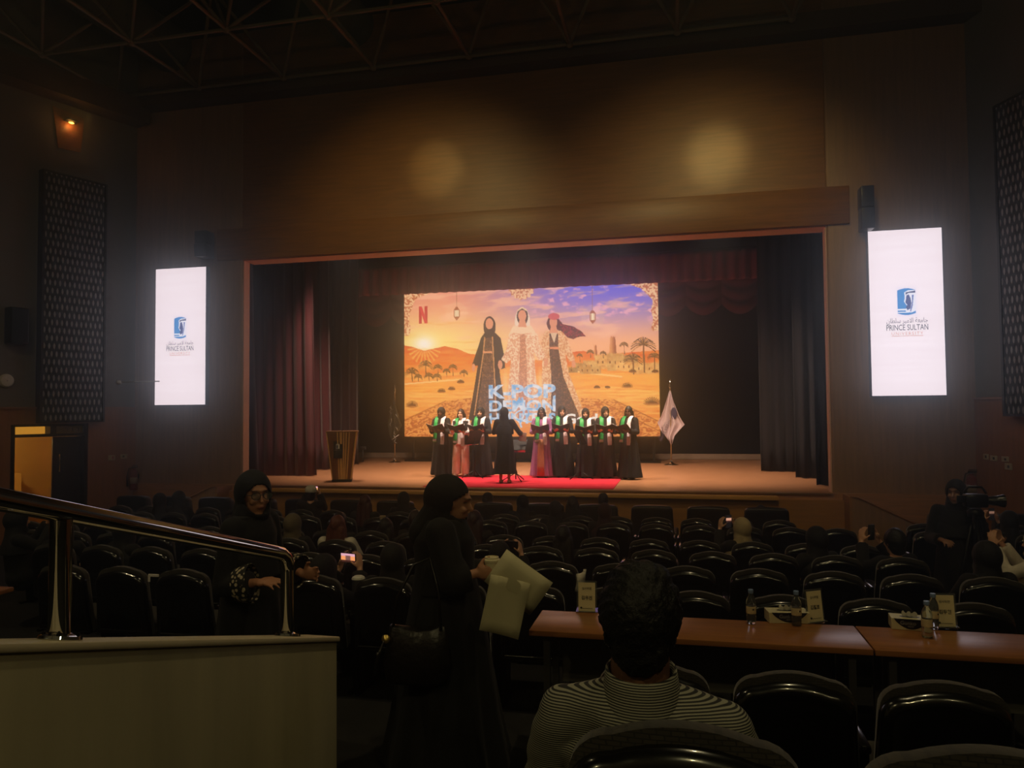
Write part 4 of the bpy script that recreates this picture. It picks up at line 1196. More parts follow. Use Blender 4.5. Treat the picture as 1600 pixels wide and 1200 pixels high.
# switch plates and sockets
def plate(name, lab, F, p, w_, h_, dark=None):
    t = wall_thing(name, lab, 'wall socket', F, p)
    bevel(MB().box((0, -0.04, 0), (w_, 0.03, h_)).build('plate', mat('ivory_plate', (196, 186, 156), 0.5, var=0.05), t), 0.006, 1)
    MB().box((w_ * 0.12 * (-1 if dark is None else 1), -0.057, 0), (w_ * 0.28, 0.006, h_ * 0.45)).build('switch', M_plastic if dark else mat('red_switch', (170, 60, 50), 0.5), t)
plate('wall_socket', 'pale wall plate with a reddish switch near the left extinguisher', FL, ray_left(173, 715) , 0.15, 0.12)
for px, py, w_, h_, lab in ((1544, 713.5, 0.11, 0.1, 'leftmost of the ivory wall plates on the right wall'), (1556, 716, 0.14, 0.09, 'second ivory wall plate on the right wall with a dark switch'), (1574, 717.5, 0.14, 0.09, 'third ivory wall plate on the right wall with a dark switch'), (1579, 729, 0.14, 0.11, 'lowest ivory plate hanging under the others on the right wall')):
    plate('wall_socket', lab, FR, ray_right(px, py), w_, h_, True)
p = at(192, 713, YF)
t = thing('wall_socket', 'small yellowish wall plate right of the reddish switch', 'wall socket', (p.x, YF, p.z)) if False else None
plate('wall_socket', 'small yellowish wall plate just right of the reddish switch', FL, ray_left(192, 713), 0.15, 0.1, True)
# fire extinguishers
M_ext = mat('extinguisher_red', (120, 44, 34), 0.35, var=0.06)
def extinguisher(lab, base):
    t = thing('fire_extinguisher', lab, 'extinguisher', base)
    o = MB().lathe([(0.0, 0), (0.075, 0.0), (0.08, 0.02), (0.08, 0.36), (0.065, 0.42), (0.03, 0.45), (0.025, 0.48), (0.0, 0.48)], 20).build('cylinder', M_ext, t); smooth_angle(o)
    MB().lathe([(0.0812, 0.14), (0.0812, 0.28)], 20).build('label_wrap', mat('extinguisher_label', (150, 140, 120), 0.6), t, True)
    MB().box((0.02, 0, 0.51), (0.14, 0.03, 0.025)).box((0.03, 0, 0.545), (0.13, 0.025, 0.015)).build('valve_handle', M_metal, t)
    MB().tube([(0.03, 0, 0.5), (-0.1, -0.03, 0.48), (-0.14, -0.04, 0.3), (-0.12, -0.05, 0.08)], [0.012, 0.012, 0.012, 0.022], 8).build('hose', M_plastic, t, True)
    MB().box((0, 0.09, 0.3), (0.12, 0.03, 0.1)).build('wall_bracket', M_metal, t)
p = at(210, 765, 14.45); extinguisher('fire extinguisher hanging on the wall left of the stage', (p.x, 14.42, p.z))
q = ray_right(1530, 782); qq = FR @ Vector((q.x, -0.14, q.z)); extinguisher('fire extinguisher on the right wall behind the camera operator', tuple(qq))
# line array loudspeakers at the header corners
def line_array(lab, px0, py0, px1, py1, n, Y=14.35):
    a = at(px0, py0, Y); b = at(px1, py1, Y)
    t = thing('line_array_speaker', lab, 'speaker', ((a.x + b.x) / 2, Y, b.z))
    H = (a.z - b.z) / n; W = b.x - a.x
    for k in range(n):
        o = MB().prism([(-W / 2, -0.16, k * H + 0.01), (W / 2, -0.16, k * H + 0.01), (W / 2, -0.19 + 0.02 * k, (k + 1) * H - 0.005), (-W / 2, -0.19 + 0.02 * k, (k + 1) * H - 0.005)], (0, 0.3, 0)).build('cabinet', M_plastic, t); bevel(o, 0.012, 2)
    MB().cyl((0, 0.1, n * H * 0.8), (0, 0.3, n * H * 0.8), 0.03, n=8).cyl((0, 0.1, n * H * 0.2), (0, 0.3, n * H * 0.2), 0.03, n=8).build('bracket', M_metal, t)
line_array('black line array loudspeaker above the left screen', 311, 363, 329, 403, 2)
line_array('black line array loudspeaker above the right screen', 1342, 294, 1364, 360, 2)

# ================================================================== stage furniture
# lectern
p = atz(535, 752, ST)
lec = thing('lectern', 'tapered wooden lectern with a dark sign at stage left', 'lectern', (p.x, p.y, ST), 0.36)
H = 1.12; wt, wb, dt, db = 0.68, 0.42, 0.5, 0.36
M_lw = wood('lectern_walnut', (94, 60, 36), (128, 84, 50), 0.4, 'Z', 1.5); M_ls = mat('lectern_pale_inlay', (206, 168, 104), 0.4, var=0.08)
def lp(u, t, y): return ((u - 0.5) * (wb + (wt - wb) * t), y * (db + (dt - db) * t) / 2, 0.06 + (H - 0.06) * t)
mb = MB(); mb.add([lp(0, 0, -1), lp(1, 0, -1), lp(1, 0, 1), lp(0, 0, 1), lp(0, 1, -1), lp(1, 1, -1), lp(1, 1, 1), lp(0, 1, 1)], [(0, 1, 2, 3), (4, 5, 6, 7), (0, 1, 5, 4), (1, 2, 6, 5), (2, 3, 7, 6), (3, 0, 4, 7)])
mb.build('body', M_lw, lec)
bevel(MB().box((0, 0, 0.03), (wb + 0.02, db + 0.04, 0.06)).build('base', M_plastic, lec), 0.01)
bevel(MB().box((0, 0, H + 0.01), (wt + 0.02, dt + 0.02, 0.025)).build('top', M_lw, lec), 0.006)
for u in (0.37, 0.46, 0.5, 0.58, 0.66, 0.76, 0.985, 0.015):
    a, b = lp(u, 0, -1), lp(u, 1, -1); w_ = 0.012
    MB().prism([(a[0] - w_, a[1] - 0.008, a[2]), (a[0] + w_, a[1] - 0.008, a[2]), (b[0] + w_, b[1] - 0.008, b[2]), (b[0] - w_, b[1] - 0.008, b[2])], (0, 0.01, 0)).build('inlay_slat', M_ls, lec)
sg = MB().box((0, 0, 0), (0.19, 0.012, 0.39)).build('sign', mat('lectern_sign_black', (18, 18, 20), 0.4), lec); sg.location = (-0.08, -dt / 2 + 0.008, 0.73)
sg.rotation_euler = (-0.06, 0, 0)
M_lg = mat('sign_print_grey', (200, 200, 196), 0.6)
MB().prism([(-0.04, -0.008, 0.02), (0.04, -0.008, 0.02), (0.04, -0.008, 0.12), (0.0, -0.008, 0.135), (-0.04, -0.008, 0.12)], (0, 0.001, 0)).build('emblem', M_lg, sg)
MB().prism([(-0.03, -0.01, 0.03), (0.0, -0.01, 0.03), (0.01, -0.01, 0.08), (-0.015, -0.01, 0.11), (-0.03, -0.01, 0.09)], (0, 0.001, 0)).build('emblem_figure', mat('emblem_blue', (40, 60, 110), 0.6), sg)
text('lettering', 'PRINCE SULTAN', 0.016, M_lg, sg, Matrix.Translation((0, -0.009, -0.01)), 0.15)
MB().tube([(0.0, -0.05, H), (0.02, -0.1, H + 0.06), (0.06, -0.12, H + 0.05)], 0.008, 6).build('microphone', M_plastic, lec, True)

# flags on poles
M_pole = mat('brass_pole', (200, 170, 120), 0.3, metal=0.9)
def flag(lab, px, py, m, words, ink, ztop=2.45, lean=0.0, spread=1.0, seed=0):
    p = atz(px, py, ST)
    t = thing('flag_stand', lab, 'flag', (p.x, p.y, ST))
    o = MB().lathe([(0.0, 0.0), (0.2, 0.0), (0.2, 0.02), (0.08, 0.05), (0.03, 0.1), (0.02, 0.14), (0.0, 0.14)], 20).build('base', M_chrome, t); smooth_angle(o)
    MB().cyl((0, 0, 0.1), (0, 0, ztop - 0.3), 0.016, n=10).build('pole', M_pole, t, True)
    MB().lathe([(0.0, 0), (0.02, 0.01), (0.035, 0.05), (0.02, 0.08), (0.035, 0.1), (0.012, 0.14), (0.004, 0.25), (0.0, 0.26)], 12, (0, 0, ztop - 0.3)).build('finial', M_chrome, t, True)
    # cloth hanging in folds from the top of the pole
    rows = []; n = 26
    zt = ztop - 0.36
    prof = [(0.02, 0.02, 0.0), (0.10, 0.07, 0.25), (0.18, 0.16, 0.5), (0.26, 0.24, 0.72), (0.33, 0.38, 0.95), (0.36, 0.32, 1.1), (0.26, 0.10, 1.35), (0.05, 0.03, 1.58)]
    for a, b, dz in prof:
        row = []
        for i in range(n + 1):
            u = i / n; x = (-a + (a + b) * u) * spread
            y = -0.03 + 0.07 * math.sin(u * 17 + seed) * min(1, dz + 0.2) - 0.02 * math.cos(u * 31)
            row.append((x + lean * dz, y - 0.03, zt - dz + (0.18 * abs(u - 0.5) if dz > 1.0 else 0) + (0.12 * (1 - u) if dz > 0.9 else 0)))
        rows.append(row)
    cl = MB().sheet(rows).build('flag_cloth', m, t, True)
    sd = cl.modifiers.new('thickness', 'SOLIDIFY'); sd.thickness = 0.004
    return t, cl
t, cl = flag('white university flag on a stand right of the stage screen', 1049, 727, mat('white_flag_cloth', (206, 188, 192), 0.8, var=0.06, scale=4), '', None)
M_fi = mat('flag_print_navy', (60, 56, 84), 0.8)
R_ = Matrix.Rotation(-1.15, 4, 'Y')
text('lettering', 'PRINCE SULTAN', 0.075, M_fi, cl, Matrix.Translation((-0.15, -0.19, 0.98)) @ R_, 0.62, 0.01)
text('lettering', AR, 0.08, M_fi, cl, Matrix.Translation((-0.24, -0.19, 1.0)) @ R_, 0.5)
MB().ell((0.09, -0.12, 1.45), (0.09, 0.02, 0.17), None, 16, 9).build('emblem', M_fi, cl, True)
M_green = mat('dark_green_flag_cloth', (26, 34, 24), 0.8, var=0.2, scale=6)
t, cl = flag('dark green flag with white script on a stand left of the screen', 617, 723, M_green, '', None, spread=0.7, seed=2)
mb = MB(); rnd = random.Random(4)
for k in range(9):
    z = 1.75 - 0.13 * k; x = rnd.uniform(-0.1, 0.1)
    mb.tube([(x, -0.155, z), (x + rnd.uniform(-0.05, 0.07), -0.16, z - 0.05), (x + rnd.uniform(-0.02, 0.1), -0.155, z - 0.11)], 0.007, 5)
mb.tube([(-0.02, -0.16, 0.72), (0.1, -0.165, 0.8), (0.2, -0.16, 0.87)], 0.009, 5)
mb.build('white_script', M_lg, cl, True)
# floor outlet post at the back
p = atz(567, 722, ST)
t = thing('outlet_post', 'small grey connection box on a thin post near the back wall', 'fixture', (p.x, p.y, ST))
MB().cyl((0, 0, 0), (0, 0, 0.4), 0.02, n=8).build('post', M_leg, t, True); bevel(MB().box((0, 0, 0.44), (0.2, 0.06, 0.1)).build('box', M_leg, t), 0.008)
p = at(1208, 702, 23.7)
t = thing('wall_socket', 'small pale double socket on the stage back wall at right', 'wall socket', (p.x, 23.8, p.z))
for k in (-1, 1): bevel(MB().box((k * 0.08, -0.03, 0), (0.12, 0.04, 0.11)).build('plate', M_lg, t), 0.008, 1)

# music stands
def music_stand(lab, px, py, hz, ang, tilt, rz):
    p = atz(px, py, ST)
    t = thing('music_stand', lab, 'music stand', (p.x, p.y, ST), rz, 'black music stands on the carpet')
    for k in range(3):
        a = 2 * PI * k / 3 + ang
        MB().tube([(0, 0, 0.2), (0.14 * math.cos(a), 0.14 * math.sin(a), 0.12), (0.3 * math.cos(a), 0.3 * math.sin(a), 0.03)], 0.011, 6).build('leg', M_metal, t, True)
    MB().cyl((0, 0, 0.06), (0, 0, hz), 0.013, n=8).build('pole', M_metal, t, True)
    Mt = Matrix.Translation((0, 0, hz)) @ Matrix.Rotation(tilt, 4, 'X')
    bevel(MB().box((0, 0, 0.02), (0.48, 0.012, 0.34), Mt).build('desk_plate', M_metal, t), 0.003, 1)
    MB().box((0, -0.03, -0.15), (0.48, 0.06, 0.012), Mt).build('ledge', M_chrome, t)
    return t
music_stand('black music stand before the third singer from the left', 742, 748, 0.95, 0.3, 0.5, 1.15)
music_stand('black music stand between the fifth and sixth singers', 907, 750, 0.95, 0.8, 0.5, -1.05)
music_stand('low folding music stand at the conductor’s feet', 806, 753, 0.8, 0.1, 0.9, PI)
# ================================================================== people
def cloth(name, col, rough=0.85, var=0.15):
    return mat(name, col, rough, var=var, scale=14, bump=0.12, bscale=70, sheen=0.03)
C_black = cloth('black_abaya_cloth', (13, 12, 12)); C_black2 = cloth('black_headscarf_cloth', (12, 11, 12), 0.8)
C_char = cloth('charcoal_cloth', (22, 21, 22)); C_brown = cloth('dark_brown_cloth', (34, 24, 21))
M_skin = attr_mat('skin', 0.55)
M_hair = mat('black_hair', (16, 13, 12), 0.5, var=0.3, scale=60, bump=0.3, bscale=120, stretch=(3, 3, 0.5))
M_hairb = mat('dark_brown_hair', (40, 26, 20), 0.5, var=0.3, scale=60, bump=0.3, bscale=120, stretch=(3, 3, 0.5))
M_hairr = mat('reddish_brown_hair', (92, 44, 26), 0.5, var=0.3, scale=60, bump=0.3, bscale=120, stretch=(3, 3, 0.5))
M_shoe = mat('black_shoe_leather', (16, 15, 15), 0.4)

def stand_pose(**kw):
    J = dict(seated=False, pel=(0, 0, 0.92), chest=(0, 0, 1.2), neck=(0, -0.01, 1.38), head=(0, 0.015, 1.525), yaw=0.0, pitch=0.0,
             shL=(-0.165, -0.01, 1.335), shR=(0.165, -0.01, 1.335), elL=(-0.25, -0.02, 1.06), elR=(0.25, -0.02, 1.06), wrL=(-0.24, 0.1, 0.84), wrR=(0.24, 0.1, 0.84),
             hiL=(-0.085, 0, 0.88), hiR=(0.085, 0, 0.88), knL=(-0.09, 0.02, 0.48), knR=(0.09, 0.02, 0.48), anL=(-0.09, -0.01, 0.09), anR=(0.09, -0.01, 0.09),
             hdL=(0, 0.3, -1), hdR=(0, 0.3, -1), hnL=(1, 0, 0), hnR=(-1, 0, 0), curl=0.5)
    J.update(kw); return J
def sit_pose(**kw):
    J = stand_pose(seated=True, pel=(0, 0.24, 0.46), chest=(0, 0.19, 0.72), neck=(0, 0.17, 0.9), head=(0, 0.195, 1.03),
                   shL=(-0.165, 0.17, 0.855), shR=(0.165, 0.17, 0.855), elL=(-0.23, 0.28, 0.66), elR=(0.23, 0.28, 0.66), wrL=(-0.09, 0.46, 0.6), wrR=(0.09, 0.46, 0.6),
                   hiL=(-0.09, 0.26, 0.46), hiR=(0.09, 0.26, 0.46), knL=(-0.11, 0.66, 0.48), knR=(0.11, 0.66, 0.48), anL=(-0.11, 0.62, 0.09), anR=(0.11, 0.62, 0.09),
                   hdL=(0.6, 0.8, -0.1), hdR=(-0.6, 0.8, -0.1), hnL=(0, -0.1, -1), hnR=(0, -0.1, -1))
    J.update(kw); return J

def head_matrix(J):
    return Matrix.Translation(J['head']) @ Matrix.Rotation(J['yaw'], 4, 'Z') @ Matrix.Rotation(J['pitch'], 4, 'X')

def hand_blobs(mb, wrist, d, n, side, curl=0.5, thumb=0.6, k=1.0):
    """palm, four unequal jointed fingers and a thumb leaving the side of the palm; d = finger direction, n = palm normal"""
    w_ = Vector(wrist); d = Vector(d).normalized(); n = Vector(n); n = (n - d * n.dot(d)).normalized(); s = d.cross(n).normalized() * side
    R = Matrix((s, d, n)).transposed()
    mb.ell(w_ + d * 0.048 * k, (0.041 * k, 0.052 * k, 0.018 * k), None, 14, 9, R)
    mb.ell(w_ + d * 0.01 * k, (0.028 * k, 0.03 * k, 0.02 * k), None, 12, 8, R)
    for i, L in enumerate((0.072, 0.082, 0.077, 0.060)):
        p = w_ + d * (0.088 - 0.004 * abs(i - 1)) * k + s * (1.45 - i) * 0.0215 * k
        a = 0.0
        for j, f in enumerate((0.45, 0.32, 0.23)):
            a += curl * (0.75 if j == 0 else 1.0)
            q = p + (d * math.cos(a) + n * math.sin(a)) * L * f * k + s * (1.45 - i) * 0.002
            mb.cap(p, q, (0.0095 - 0.001 * j) * k, (0.0088 - 0.001 * j) * k, 8)
            p = q
    p = w_ + d * 0.026 * k + s * 0.034 * k
    t1 = (d * 0.62 + s * 0.75 + n * thumb * 0.5).normalized(); q = p + t1 * 0.042 * k
    t2 = (d * 0.85 + s * 0.15 + n * thumb).normalized(); q2 = q + t2 * 0.036 * k
    mb.cap(p, q, 0.0125 * k, 0.0105 * k, 8); mb.cap(q, q2, 0.0105 * k, 0.0085 * k, 8)

def body_mesh(J, skin, voxel=0.012, smooth=3, lips=(150, 70, 66), neck_r=0.05):
    mb = MB(); H = head_matrix(J)
    mb.ell((0, -0.012, 0.022), (0.073, 0.094, 0.098), H, 18, 12); mb.ell((0, 0.016, -0.04), (0.058, 0.068, 0.078), H, 16, 10)
    mb.ell((0, 0.05, -0.098), (0.027, 0.028, 0.02), H); mb.cap((0, 0.085, 0.012), (0, 0.103, -0.022), 0.008, 0.012, 8, H)
    mb.ell((0, 0.078, -0.058), (0.023, 0.014, 0.009), H); mb.ell((0, 0.07, 0.036), (0.05, 0.02, 0.012), H)
    for sx in (-1, 1):
        mb.ell((sx * 0.073, -0.012, -0.008), (0.01, 0.022, 0.032), H); mb.ell((sx * 0.036, 0.062, -0.025), (0.022, 0.022, 0.02), H)
    V = lambda k: Vector(J[k])
    mb.cap(H @ Vector((0, -0.02, -0.05)), V('neck') - Vector((0, 0, 0.02)), neck_r, neck_r + 0.005)
    mb.cap(V('neck') - Vector((0, 0, 0.05)), V('chest'), 0.07, 0.105); mb.cap(V('chest'), V('pel'), 0.105, 0.115)
    for s in 'LR':
        mb.cap(V('neck') - Vector((0, 0, 0.06)), V('sh' + s), 0.05, 0.045)
        mb.cap(V('sh' + s), V('el' + s), 0.046, 0.036); mb.cap(V('el' + s), V('wr' + s), 0.036, 0.025)
        mb.cap(V('hi' + s), V('kn' + s), 0.075, 0.052); mb.cap(V('kn' + s), V('an' + s), 0.048, 0.034)
        fd = Vector((0, 1, 0)); mb.cap(V('an' + s) + Vector((0, -0.02, -0.05)), V('an' + s) + fd * 0.13 + Vector((0, 0, -0.06)), 0.034, 0.028)
        hand_blobs(mb, V('wr' + s), J['hd' + s], J['hn' + s], (1 if s == 'R' else -1) * J.get('thumb' + s, 1), J.get('curl' + s, J['curl']))
    me = remesh(mb, voxel, smooth, 0.4)
    a = coords(me).astype(float); inv = np.array(H.inverted())
    h = a @ inv[:3, :3].T + inv[:3, 3]
    front = (h[:, 1] > 0.02) & (np.abs(h[:, 2]) < 0.14)
    disp = np.zeros(len(h))
    for sx in (-1, 1):
        r2 = (h[:, 0] - sx * 0.031) ** 2 + (h[:, 2] - 0.014) ** 2
        disp += np.exp(-r2 / (2 * 0.013 ** 2)) * 0.012
    h[:, 1] -= np.where(front, disp, 0)
    M3 = np.array(H); b = h @ M3[:3, :3].T + M3[:3, 3]
    a = np.where(front[:, None], b, a); set_coords(me, a)
    c = np.tile(np.array(lin(skin)[:3]), (len(a), 1))
    n = vnoise(a[:, 0] * 30, a[:, 2] * 30, 5) * 0.16 + 0.92; c *= n[:, None]
    def blend(mask, col): c[:] = c * (1 - mask[:, None]) + np.array(lin(col)[:3]) * mask[:, None]
    for sx in (-1, 1):
        blend(front * np.exp(-(((h[:, 0] - sx * 0.031) / 0.013) ** 4 + ((h[:, 2] - 0.013) / 0.0065) ** 4)) * 0.9, (30, 20, 18))
        blend(front * np.exp(-(((h[:, 0] - sx * 0.033) / 0.02) ** 4 + ((h[:, 2] - 0.037) / 0.005) ** 4)) * 0.85, (34, 24, 20))
    blend(front * np.exp(-((h[:, 0] / 0.022) ** 4 + ((h[:, 2] + 0.058) / 0.008) ** 4)) * 0.75, lips)
    set_col(me, c)
    return me

def sleeves(mb, J, r0=0.066, r1=0.055, r2=0.062, cuff=0.035):
    V = lambda k: Vector(J[k])
    for s in 'LR':
        mb.cap(V('neck') - Vector((0, 0, 0.08)), V('sh' + s), 0.07, r0); mb.cap(V('sh' + s), V('el' + s), r0, r1)
        d = (V('wr' + s) - V('el' + s)); L = d.length; d.normalize()
        mb.cyl(V('el' + s), V('el' + s) + d * (L - cuff), r1, r2, 14); mb.ell(V('el' + s), (r1,) * 3)

def robe_mesh(J, voxel=0.014, hem=0.035, wide=1.0, folds=0.022, seed=0, smooth=3, fat=1.0, **kw):
    """abaya: torso, wide sleeves and a folded skirt grown into one skin"""
    mb = MB(); V = lambda k: Vector(J[k])
    sleeves(mb, J, **kw)
    mb.ell(V('chest'), (0.165, 0.125 * fat, 0.19)); mb.cap(V('neck') - Vector((0, 0, 0.06)), V('chest'), 0.075, 0.11)
    if not J['seated']:
        n = 40; rings = []
        tab = [(hem, 0.275, 0.215), (0.3, 0.245, 0.19), (0.6, 0.215, 0.17), (0.9, 0.19, 0.145), (1.08, 0.165, 0.125), (1.25, 0.17, 0.13), (1.36, 0.12, 0.09)]
        px_, py_ = J['pel'][0], J['pel'][1]
        for z, rx, ry in tab:
            ry *= fat
            k = max(0, (1.05 - z)); w_ = 1 + (wide - 1) * k
            cx = px_ * (1 - 0) + (J['chest'][0] - px_) * max(0, (z - 0.92) / 0.3) if z > 0.92 else px_
            cy = py_ + (J['chest'][1] - py_) * max(0, (z - 0.92) / 0.3) if z > 0.92 else py_
            rings.append([(cx + (rx * w_ + folds * k * math.sin(9 * a + seed) + folds * 0.5 * k * math.sin(14 * a + 2 * seed)) * math.cos(a),
                           cy + (ry * w_ + folds * k * math.sin(9 * a + seed) + folds * 0.5 * k * math.sin(14 * a + 2 * seed)) * math.sin(a), z) for a in [2 * PI * q / n for q in range(n)]])
        mb.loft(rings)
    else:
        mb.ell(V('pel'), (0.19, 0.16, 0.16)); mb.cap(V('chest'), V('pel'), 0.13, 0.15)
        for s in 'LR':
            mb.cap(V('hi' + s), V('kn' + s), 0.105, 0.09); mb.cap(V('kn' + s), V('an' + s) + Vector((0, 0, 0.03)), 0.09, 0.1)
        mb.cap((V('hiL') + V('hiR')) / 2, (V('knL') + V('knR')) / 2, 0.1, 0.08)
    return remesh(mb, voxel, smooth, 0.5)

def open_face(me, J, rx=0.055, rz=0.076, zc=-0.014, depth=0.1):
    H = head_matrix(J); inv = np.array(H.inverted()); a = coords(me).astype(float)
    h = a @ inv[:3, :3].T + inv[:3, 3]
    m = (h[:, 1] > 0.005) & ((h[:, 0] / rx) ** 2 + ((h[:, 2] - zc) / rz) ** 2 < 1)
    h[:, 1] -= np.where(m, depth, 0)
    M3 = np.array(H); b = h @ M3[:3, :3].T + M3[:3, 3]
    set_coords(me, np.where(m[:, None], b, a))
    return me

def hijab_mesh(J, voxel=0.012, drape=1.0, puff=1.0, smooth=3, back=0.0, **kw):
    mb = MB(); H = head_matrix(J); V = lambda k: Vector(J[k])
    mb.ell((0, -0.02 - back, 0.014), (0.097 * puff, 0.122 * puff, 0.124 * puff), H, 20, 12)
    if back: mb.cap((0, -0.06, -0.03), (0, -0.12, -0.2), 0.09, 0.1, 14, H)
    mb.ell((0, 0.0, -0.085), (0.088, 0.1, 0.085), H, 18, 10)
    nk = V('neck'); ch = V('chest')
    mb.cap(H @ Vector((0, -0.02, -0.06)), nk, 0.092, 0.1)
    n = 24
    z0, z1 = nk.z + 0.03, nk.z - 0.2 * drape
    rings = []
    for k, (t, rx, ry) in enumerate(((0, 0.085, 0.085), (0.35, 0.15, 0.11), (0.65, 0.2, 0.135), (1.0, 0.2, 0.155))):
        z = z0 + (z1 - z0) * t; c = nk.lerp(ch, min(1, t * 0.8))
        rings.append([(c.x + rx * math.cos(a) * (1 + 0.03 * math.sin(7 * a)), c.y + ry * math.sin(a) * (1 + 0.03 * math.sin(7 * a)), z) for a in [2 * PI * q / n for q in range(n)]])
    mb.loft(rings)
    return open_face(remesh(mb, voxel, smooth, 0.5), J, **kw)

def hair_mesh(J, voxel=0.01, long=True, smooth=2, noise=0.004, puff=1.0):
    mb = MB(); H = head_matrix(J)
    mb.ell((0, -0.02, 0.02), (0.085 * puff, 0.108 * puff, 0.112 * puff), H, 20, 12)
    if long:
        for x, r in ((-0.055, 0.05), (0, 0.06), (0.055, 0.05)):
            mb.cap((x, -0.06, -0.03), (x * 1.4, -0.1, -0.3), r, r * 0.8, 12, H)
        for sx in (-1, 1):
            mb.cap((sx * 0.074, 0.0, 0.0), (sx * 0.085, -0.01, -0.14), 0.026, 0.028, 10, H); mb.cap((sx * 0.085, -0.01, -0.14), (sx * 0.1, 0.05, -0.3), 0.028, 0.02, 10, H)
        me = open_face(remesh(mb, voxel, smooth, 0.5), J, 0.06, 0.095, -0.03)
    else:
        mb.ell((0, -0.05, -0.05), (0.078, 0.064, 0.075), H)
        me = open_face(remesh(mb, voxel, smooth, 0.5), J, 0.074, 0.095, -0.045)
    a = coords(me).astype(float)
    if noise:
        d = (vnoise(a[:, 0] * 90 + a[:, 1] * 50, a[:, 2] * 60, 8) - 0.5) * 2 * noise
        c = np.array(J['head']); v = a - c; v /= np.linalg.norm(v, axis=1)[:, None] + 1e-6
        set_coords(me, a + v * d[:, None])
    return me

def person(lab, loc, rz, body, garment=None, gm=None, cover=None, cm=None, cover_name='headscarf', scale=1.0, group=None, garment_name='abaya'):
    t = thing('person', lab, 'person', loc, rz, group)
    t.scale = (scale,) * 3
    obj('body', body, M_skin, t)
    if garment is not None: obj(garment_name, garment, gm, t)
    if cover is not None: obj(cover_name, cover, cm, t)
    return t
def shoes(t, J, m=M_shoe):
    for s in 'LR':
        a = Vector(J['an' + s]); o = MB().ell(a + Vector((0, 0.05, -0.055)), (0.045, 0.125, 0.045), None, 14, 9).build('shoe', m, t, True)

# ------------------------------------------------------------------ singers on the stage
M_sg = cloth('green_stole_satin', (36, 150, 74), 0.5); M_sw = cloth('white_stole_satin', (226, 214, 218), 0.5); M_sp = cloth('grey_stole_print', (170, 150, 150), 0.6)
M_page = mat('white_page', (236, 230, 226), 0.7, var=0.03)
M_folder = mat('black_folder_board', (20, 18, 18), 0.5)
def stole(t, z_end=0.82, left=M_sg, right=M_sw):
    """long band round the neck, its two halves hanging down the front"""
    s = bpy.data.objects.new('stole', None); COL.objects.link(s); s.parent = t
    for sx, m in ((1, left), (-1, right)):
        # local +x is the wearer's right seen from the front as the viewer's left when facing the hall
        pts = [(0.075, -0.07, 1.41), (0.085, 0.02, 1.425), (0.085, 0.1, 1.36), (0.085, 0.148, 1.25), (0.09, 0.152, 1.1), (0.095, 0.166, 0.95), (0.1, 0.182, z_end)]
        rows = [[(sx * (x - 0.048 + 0.096 * u), y + 0.006 * math.sin(u * 6), z) for u in (0, 0.25, 0.5, 0.75, 1)] for x, y, z in pts]
        o = MB().sheet(rows).build('stole_half', m, s, True)
        sd = o.modifiers.new('thickness', 'SOLIDIFY'); sd.thickness = 0.006; sd.offset = 1
        o2 = MB().box((sx * 0.098, 0.192, z_end + 0.05), (0.09, 0.006, 0.05 if sx > 0 else 0.2)).build('stole_end', M_sp, s)
    return s
def folder(lab, t_loc, rz, z=1.13, y=0.36, opening=0.5, scale=1.0):
    c, s = math.cos(rz), math.sin(rz)
    loc = (t_loc[0] - s * y * scale, t_loc[1] + c * y * scale, t_loc[2] + z * scale)
    f = thing('song_folder', lab, 'folder', loc, rz, 'open song folders held by the singers')
    for sx in (-1, 1):
        Mx = Matrix.Rotation(0.62, 4, 'X') @ Matrix.Rotation(-sx * 0.35, 4, 'Y')
        bevel(MB().box((sx * 0.11, 0, 0), (0.22, 0.3, 0.008), Mx).build('cover_board', M_folder, f), 0.002, 1)
        MB().box((sx * 0.105, 0.0, 0.007), (0.2, 0.285, 0.003), Mx).build('page', M_page, f)
    return f
def hold_pose(z=1.12, **kw):
    return stand_pose(elL=(-0.235, 0.03, 1.06), elR=(0.235, 0.03, 1.06), wrL=(-0.135, 0.265, z - 0.03), wrR=(0.135, 0.265, z - 0.03), hdL=(0.35, 0.9, 0.15), hdR=(-0.35, 0.9, 0.15), hnL=(0.2, -0.1, 1), hnR=(-0.2, -0.1, 1), curl=0.35, **kw)
J1 = hold_pose(pitch=-0.12); J2 = hold_pose(pitch=-0.2, yaw=0.3)
light, dark_ = (222, 170, 140), (104, 66, 46)
B1 = body_mesh(J1, light, 0.011); B1d = body_mesh(J1, dark_, 0.011); B2 = body_mesh(J2, light, 0.011); B2d = body_mesh(J2, dark_, 0.011)
R1m = robe_mesh(J1, seed=1); R2m = robe_mesh(J1, seed=3, wide=1.05, folds=0.03)
HJ1 = hijab_mesh(J1); HJ2 = hijab_mesh(J2); HL1 = hair_mesh(J1, 0.011); HL2 = hair_mesh(J2, 0.011)
YSING = 16.95
G_sing = 'choir singers in a row on the stage'
